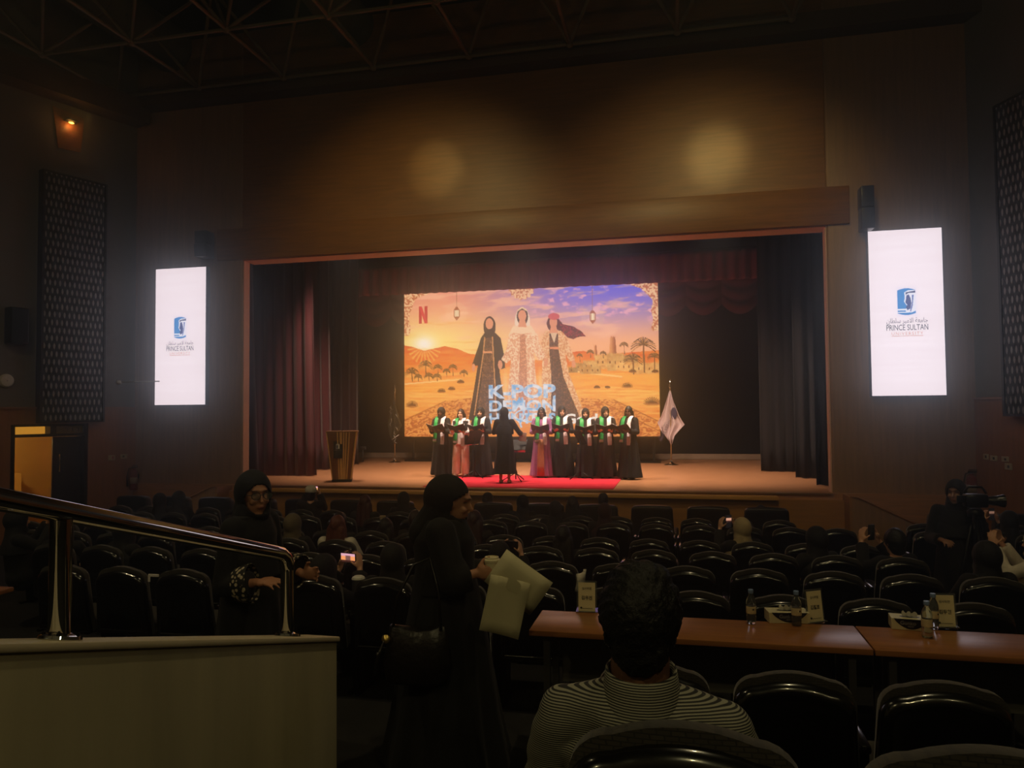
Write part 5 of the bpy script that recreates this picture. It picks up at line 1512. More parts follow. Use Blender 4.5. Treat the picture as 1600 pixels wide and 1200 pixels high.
SINGERS = [  # px, label, body, robe, robe material, cover, cover material, cover name, scale, folder words
    (690, 'singer at the left end of the row in black abaya and black headscarf', B1d, R1m, C_black, HJ1, C_black2, 'headscarf', 1.0, YSING),
    (752, 'third singer from the left in black with green and white stole', B1, R2m, C_black, HJ1, C_black2, 'headscarf', 0.995, YSING),
    (847, 'singer in a mauve abaya with long dark hair, centre of the row', B1d, R1m, cloth('mauve_abaya_cloth', (138, 84, 128)), HL1, M_hair, 'hair', 0.985, YSING),
    (879, 'singer in black headscarf just right of the mauve abaya', B2, R2m, C_black, HJ2, C_black2, 'headscarf', 1.0, YSING + 0.1),
    (916, 'third singer from the right end in black with a green stole', B1, R1m, C_char, HJ1, C_black2, 'headscarf', 0.965, YSING),
    (947, 'second singer from the right end in a dark brown abaya', B2, R1m, C_brown, HJ2, C_black2, 'headscarf', 0.985, YSING),
    (984, 'singer at the right end of the row, long black hair, turned inward', B2d, R2m, C_black, HL2, M_hair, 'hair', 0.99, YSING - 0.15),
]
FW = {690: 'leftmost singer', 752: 'third singer from the left', 847: 'singer in mauve', 879: 'singer right of the mauve abaya', 916: 'third singer from the right', 947: 'second singer from the right', 984: 'rightmost singer'}
for px, lab, bm_, rm, gm, cv, cm, cn, sc, yy in SINGERS:
    x = at(px, 740, yy).x
    rz = PI + (0.55 if px == 984 else (0.15 if px < 790 else -0.12) * (-1 if px < 790 else -1) * 0.6)
    if px == 984: rz = PI - 0.5
    t = person(lab, (x, yy, ST + 0.012), rz, bm_, rm, gm, cv, cm, cn, sc, G_sing)
    stole(t); shoes(t, J1)
    folder('open black song folder held by the ' + FW[px], (x, yy, ST), rz, scale=sc)
    if px == 847:
        rows = [[((u - 0.5) * (0.1 + 0.06 * (1.3 - z)), 0.135 + 0.075 * (1.3 - z) + 0.012 * math.cos(u * 9), z) for u in (0, 0.25, 0.5, 0.75, 1)] for z in (0.9, 0.7, 0.5, 0.3, 0.06)]
        o = MB().sheet(rows).build('inner_dress', cloth('brown_inner_dress', (150, 96, 66)), t, True); sd = o.modifiers.new('thickness', 'SOLIDIFY'); sd.thickness = 0.02; sd.offset = 1
# singer in wide pale trousers
def trousers_mesh(J, voxel=0.013, r0=0.105, r1=0.12, hem=0.06):
    mb = MB(); V = lambda k: Vector(J[k])
    mb.ell(V('pel') - Vector((0, 0, 0.02)), (0.165, 0.125, 0.12))
    for s in 'LR':
        mb.cyl(V('hi' + s), V('kn' + s), r0 - 0.005, r0, 18); a = V('an' + s); mb.cyl(V('kn' + s), (a.x, a.y, hem), r0, r1, 18); mb.ell(V('kn' + s), (r0,) * 3)
    return remesh(mb, voxel, 3, 0.5)
def top_mesh(J, voxel=0.012, z0=0.78, smooth=3, rx=0.175, ry=0.135, **kw):
    mb = MB(); V = lambda k: Vector(J[k]); sleeves(mb, J, **kw)
    mb.ell(V('chest'), (0.165, 0.12, 0.19)); mb.cap(V('neck') - Vector((0, 0, 0.05)), V('chest'), 0.07, 0.11)
    n = 24; c0 = V('pel'); c1 = V('chest')
    rings = []
    for t_ in (0, 0.5, 1.0):
        z = z0 + (c1.z - z0) * t_; c = c0.lerp(c1, t_); rings.append([(c.x + rx * math.cos(a), c.y + ry * math.sin(a), z) for a in [2 * PI * q / n for q in range(n)]])
    mb.loft(rings)
    return remesh(mb, voxel, smooth, 0.5)
Jt = hold_pose(pitch=-0.1, hiL=(-0.1, 0, 0.88), hiR=(0.1, 0, 0.88), knL=(-0.115, 0.02, 0.48), knR=(0.115, 0.02, 0.48), anL=(-0.13, -0.01, 0.09), anR=(0.13, -0.01, 0.09))
x = at(721, 740, YSING).x
t = person('second singer from the left in white shirt and wide pale trousers', (x, YSING, ST + 0.012), PI - 0.05, body_mesh(Jt, light, 0.011), top_mesh(Jt), cloth('white_shirt_cloth', (222, 212, 212)), hair_mesh(Jt, 0.011), M_hairb, 'hair', 0.975, G_sing, 'shirt')
obj('trousers', trousers_mesh(Jt), cloth('pale_pink_trousers', (214, 178, 170)), t); shoes(t, Jt, mat('pale_shoe', (190, 170, 160), 0.5))
stole(t, 0.8, M_sg, M_sw)
mb = MB()
for sx in (-1, 1):
    o = MB().sheet([[(sx * (0.1 + 0.1 * u), 0.12 * math.cos(u * 1.4) + 0.03, z) for u in (0, 0.33, 0.66, 1)] for z in (1.36, 1.2, 1.0, 0.78)]).build('waistcoat_panel', C_black, t, True); sd = o.modifiers.new('thickness', 'SOLIDIFY'); sd.thickness = 0.015
folder('open black song folder held by the singer in pale trousers', (x, YSING, ST), PI - 0.05)

# conductor seen from behind, one arm out with a white sheet
Jc = stand_pose(yaw=-0.2, pitch=-0.1, elL=(-0.25, 0.08, 1.1), wrL=(-0.2, 0.3, 1.16), hdL=(0.1, 1, 0.2), elR=(0.3, 0.06, 1.12), wrR=(0.33, 0.26, 1.06), hdR=(0.1, 0.9, -0.3), hnR=(-0.6, 0, -0.6), curl=0.7)
yc = 15.5; x = at(789, 750, yc).x
t = person('conductor in a black abaya seen from behind facing the singers', (x, yc, ST + 0.012), 0.1, body_mesh(Jc, (196, 144, 114), 0.011), robe_mesh(Jc, hem=0.2, seed=5, wide=0.97), C_black, hijab_mesh(Jc, drape=1.6), C_black2, 'headscarf', 0.985)
shoes(t, Jc, mat('tan_shoe', (150, 110, 84), 0.5))
p = t.matrix_basis @ Vector((0.38, 0.3, 1.0))
o = MB().box((0, 0, 0), (0.16, 0.004, 0.2)).build('song_sheet', M_page)
o.location = Vector((x, yc, ST)) + Matrix.Rotation(0.1, 3, 'Z') @ Vector((0.36, 0.33, 0.99)); o.rotation_euler = (0.25, 0.1, 0.15)
tag(o, 'small white song sheet held out by the conductor', 'paper')

# ------------------------------------------------------------------ seated listeners
def phone(lab, loc, rot, wide=False, bright=1.0, picture=True, w_=0.075, h_=0.155):
    t = thing('phone', lab, 'phone', loc, 0, 'phones held up by listeners'); t.rotation_euler = rot
    W, H = (h_, w_) if wide else (w_, h_)
    bevel(MB().box((0, 0, 0), (W, 0.009, H)).build('phone_case', M_plastic, t), 0.003, 2)
    m = emis_attr('led_picture') if picture else None
    if picture:
        def paint(U, T):
            I = np.zeros(U.shape + (3,)); I[:] = (16, 14, 14)
            if wide:
                I[:] = (236, 150, 90); I[T < 0.3] = (214, 160, 170); k = np.abs(U - 0.5) < 0.2; I[k & (T > 0.25)] = (120, 80, 70); I[T > 0.75] = (60, 30, 24)
            else:
                I[(T > 0.2) & (T < 0.42)] = (206, 150, 120); I[(T > 0.42) & (T < 0.6)] = (60, 34, 28)
            return I * bright
        grid_picture('phone_screen', W * 0.92, H * 0.94, 12, 16, paint, m, t, Matrix.Translation((0, -0.0052, 0)))
    else:
        MB().box((0, -0.0052, 0), (W * 0.92, 0.001, H * 0.94)).build('phone_screen', mat('dark_glass', (20, 20, 24), 0.08), t)
    return t
JS = sit_pose(); JP = sit_pose(elL=(-0.2, 0.36, 0.76), elR=(0.2, 0.36, 0.76), wrL=(-0.1, 0.5, 0.99), wrR=(0.1, 0.5, 0.99), hdL=(0.25, 0.15, 1), hdR=(-0.25, 0.15, 1), hnL=(1, 0.2, 0), hnR=(-1, 0.2, 0), thumbL=1, curl=0.35, pitch=-0.05)
SB, PB = body_mesh(JS, (206, 154, 122), 0.012), body_mesh(JP, (206, 154, 122), 0.011)
SG, PG = robe_mesh(JS, 0.016), robe_mesh(JP, 0.016)
SH, SHL, SHS = hijab_mesh(JS, 0.013), hair_mesh(JS, 0.012), hair_mesh(JS, 0.011, False, puff=1.05)
C_beige = cloth('beige_headscarf', (176, 156, 118)); C_olive = cloth('grey_olive_headscarf', (96, 84, 62)); C_grey = cloth('dark_grey_headscarf', (46, 44, 44)); C_wine = cloth('dark_wine_headscarf', (52, 26, 28))
C_white = cloth('white_cotton', (214, 206, 190))
G_aud = 'seated listeners in the rows'
def seat_x(row, px):
    """X of the seat of a row nearest to where the head shows"""
    Y = ROWS[row][0] if row in ROWS else 12.2
    return at(px, 800, Y + 0.19).x
def listener(row, px, lab, kind='hijab', cm=None, gm=None, arms='lap', dz=0.0, rz=0.0, gname='abaya', ph=None, dx=0.0):
    Y = ROWS[row][0] if row in ROWS else 12.3
    x = seat_x(row, px) + dx; z = floor_z(Y + 0.3)
    cov = {'hijab': SH, 'long': SHL, 'short': SHS}[kind]
    t = person(lab, (x, Y, z + dz), rz, PB if arms == 'phone' else SB, PG if arms == 'phone' else SG, gm or C_black, cov, cm or (C_black2 if kind == 'hijab' else M_hair), 'headscarf' if kind == 'hijab' else 'hair', 1.0, G_aud, gname)
    if ph:
        R = Matrix.Rotation(rz, 3, 'Z'); q = Vector((x, Y, z + dz)) + R @ Vector((0, 0.478, 1.075))
        phone(ph['lab'], q, (0.05, 0, rz), ph.get('wide', False), ph.get('bright', 0.8), ph.get('picture', True))
    return t
listener('R2', 19, 'listener in black headscarf at the far left filming with a dark phone', arms='phone', dz=0.07, rz=-0.6, ph=dict(lab='dark phone held up by the listener at the far left', picture=False))
listener('R2', 103, 'listener in dark grey headscarf left of the first rail post', cm=C_grey, rz=0.1)
listener('R2', 190, 'listener in black headscarf just right of the first rail post', rz=-0.3)
listener('R5', 250, 'listener in black headscarf, left one of a pair before the stage stairs', dz=0.03)
listener('R5', 280, 'listener in black headscarf, right one of a pair before the stage stairs', cm=C_char, dz=0.07)
t = listener('R6', 492, 'listener in a white cap filming the stage with a phone', kind='short', arms='phone', dz=0.13, rz=0.35, ph=dict(lab='small bright phone held up by the listener in the white cap', wide=True, bright=1.2))
H = head_matrix(JS)
capm = remesh(MB().ell((0, -0.02, 0.055), (0.098, 0.122, 0.085), H, 18, 10).ell((0, 0.03, 0.04), (0.1, 0.13, 0.03), H, 18, 8), 0.012, 3)
obj('cap', capm, C_white, t)
listener('R3', 458, 'listener in a grey-olive headscarf behind the end of the handrail', cm=C_olive, gm=C_char)
listener('R4', 531, 'listener with arms folded up behind the head, left of centre', kind='short', arms='lap', dz=-0.05)
listener('R3', 528, 'listener with reddish brown hair and a white sleeve', kind='long', cm=M_hairr, gm=C_white, gname='blouse')
listener('R5', 571, 'listener with dark red hair in front of the stage lip', kind='long', cm=mat('dark_red_hair', (60, 22, 18), 0.5, var=0.3, scale=60), dz=0.06)
listener('R6', 631, 'listener in black headscarf in front of the singer at the left end', dz=0.05)
t = listener('R4', 650, 'listener with brown hair wearing a pale headband, beside the standing woman', kind='short', cm=M_hairb)
o = MB().tube([H @ Vector((0.095 * math.cos(a), -0.01, 0.12 * math.sin(a) + 0.01)) for a in np.linspace(0.0, PI, 15)], 0.007, 6).build('headband', C_white, t, True)
listener('R4', 603, 'small dark-haired listener low between two seats left of centre', kind='long', dz=-0.1)
listener('R1', 500, 'listener in black headscarf filming with a bright phone beside the rail end', arms='phone', dz=-0.12, rz=-0.24, ph=dict(lab='bright phone showing the stage screen beside the rail end', wide=True, bright=1.0))
listener('R1', 621, 'listener in black headscarf in the row just left of the standing woman', dz=-0.02, rz=0.2)
listener('R2', 778, 'listener hidden behind the papers, filming with a dark phone', arms='phone', dz=-0.12, rz=-0.1, ph=dict(lab='dark phone held above the sheets of paper', wide=True, picture=False))
listener('R7', 760, 'listener in black headscarf in the front row right of the standing woman', dz=0.04)
listener('R6', 817, 'listener in black headscarf below the conductor', dz=0.03)
listener('R5', 868, 'listener in dark headscarf holding a snack, below the mauve singer', cm=C_char, dz=0.02)
listener('R6', 895, 'dark-haired listener below the singer right of the mauve one', kind='long', dz=0.03)
listener('R7', 942, 'listener with a dark bun in a front armchair', kind='short', dz=0.06)
listener('R5', 945, 'listener in wine-dark headscarf behind the front armchairs', cm=C_wine)
listener('R4', 742, 'listener with dark wine hair directly right of the standing woman', kind='long', cm=mat('wine_hair', (48, 24, 24), 0.5, var=0.3, scale=60), dz=0.02)
listener('R3', 880, 'listener with black hair in the third row beyond the desk', kind='long', dz=-0.05)
listener('R4', 1170, 'listener in a beige headscarf filming with an upright phone', cm=C_beige, gm=C_char, arms='phone', rz=0.45, dz=0.0, ph=dict(lab='upright phone held by the listener in the beige headscarf', bright=1.0))
listener('R3', 1289, 'listener in black headscarf near the right aisle, face turned left', rz=0.5, gm=C_char)
listener('R3', 1411, 'dark-haired man filming with an upright phone near the right aisle', kind='short', arms='phone', rz=0.5, gname='shirt', ph=dict(lab='upright dark phone held by the dark-haired man', picture=False))
listener('R2', 1550, 'listener in black headscarf at the right below the camera operator', rz=0.3)
listener('R3', 1640, 'listener in beige headscarf cut off at the right edge', cm=C_beige, gm=C_white, arms='phone', rz=0.9, dz=0.02)
listener('R5', 1583, 'listener in black filming behind the video camera at the right edge', arms='phone', rz=0.3, dz=0.0, ph=dict(lab='phone held up at the right edge behind the video camera', bright=0.6))
listener('R7', 1190, 'small listener in a front armchair near the right stairs', dz=-0.1)
# snack held up, cup on a seat, white jacket sleeve
q = at(846, 820, 10.3)
o = MB().lathe([(0.0, 0), (0.028, 0), (0.036, 0.07), (0.038, 0.075), (0.0, 0.075)], 14).build('paper_cup', C_white); o.location = (q.x, q.y, q.z); tag(o, 'small pale cup held by a listener below the mauve singer', 'cup')
q = at(598, 812, 9.1)
o = MB().lathe([(0.0, 0), (0.03, 0), (0.04, 0.08), (0.042, 0.09), (0.0, 0.09)], 14).build('paper_cup', C_beige); o.location = (q.x, q.y, q.z - 0.04); tag(o, 'small pale cup in front of a far seat left of centre', 'cup')
q = at(911, 906, 6.28)
o = MB().sheet([[(q.x + 0.03 * u - 0.02 * v, q.y + 0.02 * math.sin(u * 3), q.z + 0.07 - 0.15 * v + 0.02 * u) for u in (-1, -0.5, 0, 0.5, 1)] for v in (0, 0.33, 0.66, 1)]).build('jacket_sleeve', C_white, None, True)
sd = o.modifiers.new('thickness', 'SOLIDIFY'); sd.thickness = 0.03; tag(o, 'white jacket sleeve hanging between two seats behind the left name card', 'jacket')
q = at(560, 906, 5.2)
t = thing('cup_lid', 'pale domed drink lid resting on a seat back beside the bright phone', 'lid', (q.x, 5.2, floor_z(5.3) + 0.9))
MB().lathe([(0.046, 0), (0.048, 0.008), (0.043, 0.014), (0.03, 0.022), (0.0, 0.024)], 20).build('dome', M_white, t, True); MB().lathe([(0.05, -0.004), (0.05, 0.004), (0.045, 0.005), (0.045, -0.004)], 20).build('rim', M_white, t, True)
q = at(240, 899, 5.17)
t = thing('seat_note', 'white paper note hooked over a seat back left of the woman in glasses', 'paper', (q.x, 5.17, q.z))
MB().box((0, 0, 0.0), (0.09, 0.012, 0.018)).build('fold', M_page, t); MB().box((-0.035, -0.008, -0.025), (0.02, 0.003, 0.05)).build('flap', M_page, t)

# ------------------------------------------------------------------ man in the striped shirt
def stripe_mat():
    m = bpy.data.materials.new('striped_shirt_cotton'); m.use_nodes = True
    nt = m.node_tree; b = nt.nodes['Principled BSDF']; L = nt.links.new
    tc = nt.nodes.new('ShaderNodeTexCoord'); mp = nt.nodes.new('ShaderNodeMapping'); L(tc.outputs['Object'], mp.inputs[0])
    wv = nt.nodes.new('ShaderNodeTexWave'); wv.wave_type = 'BANDS'; wv.bands_direction = 'Z'; wv.inputs['Scale'].default_value = 58.0; wv.inputs['Distortion'].default_value = 1.2; wv.inputs['Detail'].default_value = 1.0; wv.inputs['Detail Scale'].default_value = 0.12
    L(mp.outputs[0], wv.inputs['Vector'])
    rp = nt.nodes.new('ShaderNodeValToRGB'); rp.color_ramp.elements[0].position = 0.42; rp.color_ramp.elements[1].position = 0.58
    rp.color_ramp.elements[0].color = lin((46, 46, 46)); rp.color_ramp.elements[1].color = lin((160, 158, 142))
    L(wv.outputs['Fac'], rp.inputs[0]); L(rp.outputs[0], b.inputs['Base Color']); b.inputs['Roughness'].default_value = 0.8
    return m
M_str = stripe_mat()
Y0 = 1.5; xm = at(1062, 900, Y0).x
xh = at(1001, 960, Y0 + 0.2).x
Jm = sit_pose(pel=(0, 0.26, 0.46), chest=(0, 0.2, 0.72), neck=(-0.005, 0.17, 0.93), head=(0.0, 0.19, 1.055), shL=(-0.175, 0.18, 0.835), shR=(0.18, 0.18, 0.83), elL=(-0.25, 0.26, 0.6), elR=(0.24, 0.3, 0.6), wrL=(-0.14, 0.55, 0.58), wrR=(0.12, 0.55, 0.58))
mb = MB()
bm_ = body_mesh(Jm, (120, 84, 64), 0.008, 3, neck_r=0.064)
mt = thing('person', 'man with short black hair in a striped shirt seated in front of the camera', 'person', (xh, Y0 + 0.02, 1.08), 0.0)
obj('body', bm_, M_skin, mt)
mb = MB(); V = lambda k: Vector(Jm[k])
for s in 'LR':
    mb.cap(V('neck') - Vector((0, 0.0, 0.06)), V('sh' + s), 0.078, 0.06); mb.cap(V('sh' + s), V('el' + s), 0.064, 0.058); mb.cap(V('el' + s), V('el' + s).lerp(V('wr' + s), 0.85), 0.062, 0.05)
mb.ell((0, 0.185, 0.74), (0.185, 0.115, 0.15)); mb.ell((0, 0.155, 0.85), (0.135, 0.088, 0.062)); mb.cap(V('chest'), V('pel'), 0.13, 0.15)
sh = remesh(mb, 0.009, 8, 0.5)
a = coords(sh).astype(float)
fold = (vnoise(a[:, 0] * 13 + a[:, 2] * 5, a[:, 2] * 22 - a[:, 0] * 6, 3) - 0.5) * 0.014
nrm = a - np.array([0, 0.2, 0.7]); nrm /= np.linalg.norm(nrm, axis=1)[:, None]
set_coords(sh, a + nrm * fold[:, None])
obj('striped_shirt', sh, M_str, mt)
# collar: folded band round the neck
cr = []
for z, r in ((0.875, 0.09), (0.895, 0.084), (0.935, 0.077), (0.956, 0.074), (0.958, 0.069), (0.93, 0.066)):
    cr.append([(1.06 * r * math.cos(q), 0.165 + r * math.sin(q) - 0.004, z + 0.012 * math.sin(q)) for q in [2 * PI * k / 32 for k in range(32)]])
MB().loft(cr, caps=False).build('collar', M_str, mt, True)
Hm = head_matrix(Jm); mb = MB()
mb.ell((0, -0.024, 0.028), (0.092, 0.114, 0.104), Hm, 24, 14); mb.ell((0, -0.07, -0.035), (0.068, 0.05, 0.07), Hm, 18, 10); mb.ell((0, -0.02, 0.095), (0.07, 0.085, 0.04), Hm, 18, 10)
hm = open_face(remesh(mb, 0.006, 3, 0.5), Jm, 0.084, 0.1, -0.055)
a = coords(hm).astype(float); v = a - np.array(Jm['head']); v /= np.linalg.norm(v, axis=1)[:, None]
d = (fbm(a[:, 0] * 110 + a[:, 1] * 60, a[:, 2] * 80 + a[:, 1] * 50, 3, 8) - 0.45) * 0.014
set_coords(hm, a + v * d[:, None]); obj('hair', hm, mat('man_hair', (10, 9, 9), 0.6, var=0.3, scale=70, bump=0.4, bscale=150), mt)

# ------------------------------------------------------------------ standing woman with papers, cup and bag
Yw = 3.95; xw = at(697, 900, Yw).x
Jw = stand_pose(yaw=0.05, pitch=-0.22, head=(0, 0.05, 1.445), neck=(0, 0.0, 1.34), chest=(0, -0.01, 1.17), shL=(-0.16, 0.0, 1.3), shR=(0.16, 0.0, 1.3),
                elR=(0.22, 0.08, 1.06), wrR=(0.17, 0.19, 1.09), hdR=(0.05, 1, 0.12), hnR=(-1, -0.1, 0.05), curlR=0.75, elL=(-0.25, -0.02, 1.05), wrL=(-0.22, 0.2, 0.98), hdL=(0, 1, 0.1), curl=0.6)
RZW = -PI / 2 + 0.12
wt_ = person('standing woman in black with a white cup and papers in hand', (xw, Yw, 0.66), RZW, body_mesh(Jw, (186, 132, 100), 0.008), robe_mesh(Jw, 0.012, hem=0.03, seed=2, wide=1.25, fat=1.32, r0=0.085, r1=0.08, r2=0.085), C_black, hijab_mesh(Jw, 0.009, drape=1.9, puff=1.08, back=0.03, rx=0.1, rz=0.082, depth=0.12), C_black2, 'headscarf', 1.0)
WM = Matrix.Translation((xw, Yw, 0.66)) @ Matrix.Rotation(RZW, 4, 'Z')
shoes(wt_, Jw)
def place(o, local, extra=None):
    o.matrix_world = WM @ Matrix.Translation(local) @ (extra or Matrix())
    return o
cup = thing('coffee_cup', 'white takeaway coffee cup in the standing woman’s hand', 'cup')
place(cup, (0.145, 0.275, 1.05))
M_cup = mat('paper_cup_white', (226, 216, 178), 0.5, var=0.04)
o = MB().lathe([(0.0, 0), (0.028, 0), (0.03, 0.004), (0.041, 0.105), (0.0, 0.105)], 24).build('cup_body', M_cup, cup); smooth_angle(o)
o = MB().lathe([(0.0435, 0.1), (0.0445, 0.106), (0.0435, 0.112), (0.039, 0.114), (0.037, 0.124), (0.033, 0.125), (0.032, 0.12), (0.0, 0.12)], 24).build('lid', mat('cup_lid_white', (236, 226, 186), 0.4, var=0.03), cup); smooth_angle(o)
paper_s = thing('paper_sheets', 'two white paper sheets held by the standing woman', 'paper')
place(paper_s, (0.2, 0.35, 1.02))
def sheet_obj(name, ang, dx, dz, dy, bend):
    rows = []
    for j in range(6):
        v = j / 5 - 0.5; row = []
        for i in range(5):
            u = i / 4 - 0.5; row.append(Vector((bend * (u * u + 0.6 * v * v), u * 0.21, v * 0.297)))
        rows.append(row)
    R = Matrix.Translation((dx, dy, dz)) @ Matrix.Rotation(ang, 4, 'X')
    o = MB().sheet([[R @ p for p in r] for r in rows]).build(name, M_page2, paper_s, True); sd = o.modifiers.new('thickness', 'SOLIDIFY'); sd.thickness = 0.0012
M_page2 = mat('paper_greyish', (206, 198, 160), 0.7, var=0.03)
sheet_obj('sheet', -0.22, 0.0, -0.09, 0.0, 0.05); sheet_obj('sheet', 0.95, 0.012, 0.03, 0.07, -0.08)
# handbag on her far hip side, towards the camera's left
bag = thing('handbag', 'black leather handbag with a round gold charm at her hip', 'bag')
place(bag, (0.24, -0.15, 0.6))
bm2 = MB(); 
n = 20
rings = []
for z, rx, ry in ((0.0, 0.06, 0.15), (0.02, 0.075, 0.185), (0.12, 0.08, 0.2), (0.22, 0.06, 0.185), (0.29, 0.03, 0.165), (0.3, 0.02, 0.15)):
    rings.append([(rx * (abs(math.cos(q)) ** 0.7) * (1 if math.cos(q) > 0 else -1) + 0.008 * math.sin(5 * q), ry * (abs(math.sin(q)) ** 0.7) * (1 if math.sin(q) > 0 else -1), z + (0.03 * abs(math.sin(q)) if z > 0.25 else 0)) for q in [2 * PI * k / n for k in range(n)]])
o = bm2.loft(rings).build('bag_body', mat('soft_black_leather', (26, 22, 20), 0.32, var=0.2, scale=12, bump=0.5, bscale=18), bag, True)
for yy in (-0.11, 0.11):
    pass
MB().tube([(0.02, -0.14, 0.3), (0.0, -0.12, 0.48), (-0.04, -0.03, 0.66), (-0.06, 0.06, 0.7), (-0.03, 0.12, 0.5), (0.02, 0.14, 0.3)], 0.009, 8).build('strap', MATS['soft_black_leather'], bag, True)
M_gold = mat('gold_metal', (220, 190, 110), 0.3, metal=0.9)
MB().lathe([(0.0, 0), (0.022, 0.0), (0.026, 0.004), (0.022, 0.009), (0.0, 0.01)], 20, M=Matrix.Translation((0.06, -0.17, 0.26)) @ Matrix.Rotation(PI / 2, 4, 'Y')).build('gold_charm', M_gold, bag, True)
tz = MB().tube([(0.07, -0.18, 0.25), (0.085, -0.21, 0.17), (0.09, -0.225, 0.06)], [0.004, 0.012, 0.016], 8).build('tassel', MATS['soft_black_leather'], bag, True)
MB().ell((0.087, -0.212, 0.18), (0.01, 0.01, 0.012), None, 10, 7).build('tassel_ring', M_chrome, tz, True)
bag.matrix_world = WM @ Matrix.Translation((0.27, -0.1, 0.55)) @ Matrix.Diagonal((0.9, 0.9, 0.9, 1))

# ------------------------------------------------------------------ woman with glasses beyond the handrail
Yg = 3.9; xg = at(392, 900, Yg).x
Jg = stand_pose(yaw=-0.55, pitch=-0.06, head=(0, 0.03, 1.47), neck=(0, 0.0, 1.34), chest=(0, 0, 1.17), shL=(-0.16, 0.0, 1.3), shR=(0.16, 0.0, 1.3),
                elR=(0.24, 0.0, 0.99), wrR=(0.2, 0.2, 1.02), hdR=(0.0, 1, 0.15), hnR=(-0.3, 0, -1), curlR=0.35, elL=(-0.26, -0.02, 1.04), wrL=(-0.22, 0.2, 0.98), hdL=(0, 1, 0.1))
RZG = -PI / 2 - 0.12
gt = person('woman in black headscarf and glasses with floral cuffs beyond the handrail', (xg, Yg, 0.66), RZG, body_mesh(Jg, (176, 122, 92), 0.007, 3), robe_mesh(Jg, 0.012, seed=4, wide=1.05, r2=0.075), C_black, hijab_mesh(Jg, 0.008, drape=1.7, puff=1.08, back=0.025, rx=0.074, rz=0.084, depth=0.12), C_black2, 'headscarf', 1.0)
shoes(gt, Jg)
def floral_mat():
    m = bpy.data.materials.new('floral_cuff_cloth'); m.use_nodes = True
    nt = m.node_tree; b = nt.nodes['Principled BSDF']; L = nt.links.new
    tc = nt.nodes.new('ShaderNodeTexCoord'); vo = nt.nodes.new('ShaderNodeTexVoronoi'); vo.inputs['Scale'].default_value = 42
    L(tc.outputs['Object'], vo.inputs['Vector'])
    rp = nt.nodes.new('ShaderNodeValToRGB'); rp.color_ramp.elements[0].position = 0.36; rp.color_ramp.elements[1].position = 0.46
    rp.color_ramp.elements[0].color = lin((190, 176, 150)); rp.color_ramp.elements[1].color = lin((24, 22, 22))
    L(vo.outputs['Distance'], rp.inputs[0]); L(rp.outputs[0], b.inputs['Base Color']); b.inputs['Roughness'].default_value = 0.8
    return m
M_flor = floral_mat()
for s in 'LR':
    a_, b_ = Vector(Jg['el' + s]), Vector(Jg['wr' + s]); d_ = (b_ - a_)
    MB().loft([[a_ + d_ * t_ + (d_.to_track_quat('Z', 'Y') @ Vector((r_ * math.cos(q), r_ * 1.25 * math.sin(q), 0))) for q in [2 * PI * k / 20 for k in range(20)]] for t_, r_ in ((0.42, 0.07), (0.6, 0.08), (0.86, 0.088), (0.88, 0.085))], caps=False).build('floral_cuff', M_flor, gt, True)
# glasses
gl = thing('glasses', 'dark-rimmed eyeglasses on the woman beyond the handrail', 'glasses')
gl.matrix_world = Matrix.Translation((xg, Yg, 0.66)) @ Matrix.Rotation(RZG, 4, 'Z') @ head_matrix(Jg)
for sx in (-1, 1):
    MB().tube([(sx * 0.034 + 0.026 * math.cos(q), 0.108 - 0.004 * abs(math.cos(q)), 0.012 + 0.021 * math.sin(q)) for q in np.linspace(0, 2 * PI, 17)], 0.0025, 6).build('rim', M_plastic, gl, True)
    MB().tube([(sx * 0.06, 0.105, 0.018), (sx * 0.078, 0.09, 0.018), (sx * 0.082, 0.0, 0.01)], 0.002, 6).build('temple', M_plastic, gl, True)
    MB().ell((sx * 0.034, 0.107, 0.012), (0.025, 0.001, 0.02), None, 16, 8).build('lens', M_acr, gl, True)
MB().tube([(-0.008, 0.107, 0.016), (0, 0.11, 0.019), (0.008, 0.107, 0.016)], 0.0022, 6).build('bridge', M_plastic, gl, True)

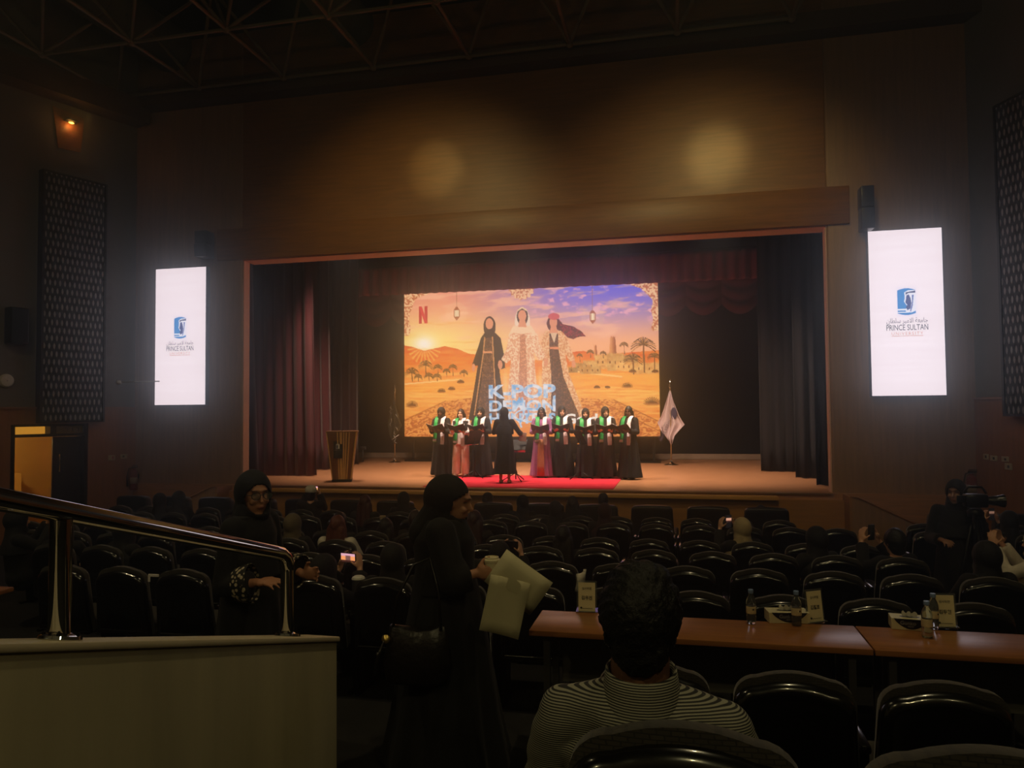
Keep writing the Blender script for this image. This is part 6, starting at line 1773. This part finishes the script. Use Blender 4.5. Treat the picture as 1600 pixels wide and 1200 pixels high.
# ------------------------------------------------------------------ camera operator at the right
Yo = 8.3; xo = at(1494, 800, Yo).x; zo = floor_z(Yo)
Jo = stand_pose(yaw=-0.25, pitch=-0.1, elR=(0.24, 0.02, 1.05), wrR=(0.12, 0.3, 1.08), hdR=(-0.5, 0.8, 0.0), hnR=(0, -0.2, -1), elL=(-0.26, 0.06, 1.05), wrL=(-0.3, 0.26, 1.06), hdL=(-0.4, 0.9, 0.1), hnL=(1, 0, 0), curl=0.7)
ot = person('camera operator in black headscarf facing us beside a video camera', (xo, Yo, zo), PI - 0.35, body_mesh(Jo, (150, 108, 86), 0.008), robe_mesh(Jo, 0.013, seed=6), C_black, hijab_mesh(Jo, 0.01, drape=1.5, rx=0.062, rz=0.08), C_black2, 'headscarf', 1.0)
shoes(ot, Jo)
xv = at(1524, 790, 8.04).x
vc = thing('video_camera', 'black video camera on a tripod beside the operator at right', 'camera', (xv, 8.04, floor_z(8.04)))
zt_ = at(1526, 782, 8.04).z - floor_z(8.04)
o = MB().box((0, 0, zt_), (0.2, 0.13, 0.13)).build('camera_body', M_plastic, vc); bevel(o, 0.02, 2)
o = MB().lathe([(0.0, 0), (0.045, 0.0), (0.05, 0.06), (0.055, 0.08), (0.055, 0.12), (0.062, 0.13), (0.075, 0.19), (0.068, 0.19), (0.0, 0.16)], 20, M=Matrix.Translation((0.09, 0, zt_ - 0.0)) @ Matrix.Rotation(PI / 2, 4, 'Y') @ Matrix.Diagonal((0.85, 0.85, 0.85, 1))).build('lens', M_plastic, vc); smooth_angle(o)
MB().tube([(-0.1, 0, zt_ + 0.07), (-0.06, 0, zt_ + 0.13), (0.06, 0, zt_ + 0.13), (0.1, 0, zt_ + 0.07)], 0.012, 8).build('top_handle', M_plastic, vc, True)
o = MB().box((-0.14, -0.06, zt_ + 0.02), (0.09, 0.02, 0.07)).build('viewfinder', M_plastic, vc); bevel(o, 0.005, 1)
MB().cyl((0, 0, 0.7), (0, 0, zt_ - 0.08), 0.03, n=12).lathe([(0.0, 0), (0.07, 0), (0.075, 0.05), (0.05, 0.08), (0.0, 0.08)], 16, (0, 0, zt_ - 0.16)).build('tripod_head', M_metal, vc, True)
for k in range(3):
    q = 2 * PI * k / 3 + 0.5
    MB().cyl((0.03 * math.cos(q), 0.03 * math.sin(q), zt_ - 0.2), (0.27 * math.cos(q), 0.27 * math.sin(q), 0.01), 0.018, 0.012, 10).build('tripod_leg', M_metal, vc, True)
MB().cyl((-0.03, -0.03, zt_ - 0.12), (-0.12, -0.3, zt_ - 0.24), 0.01, 0.012, 8).build('pan_handle', M_metal, vc, True)
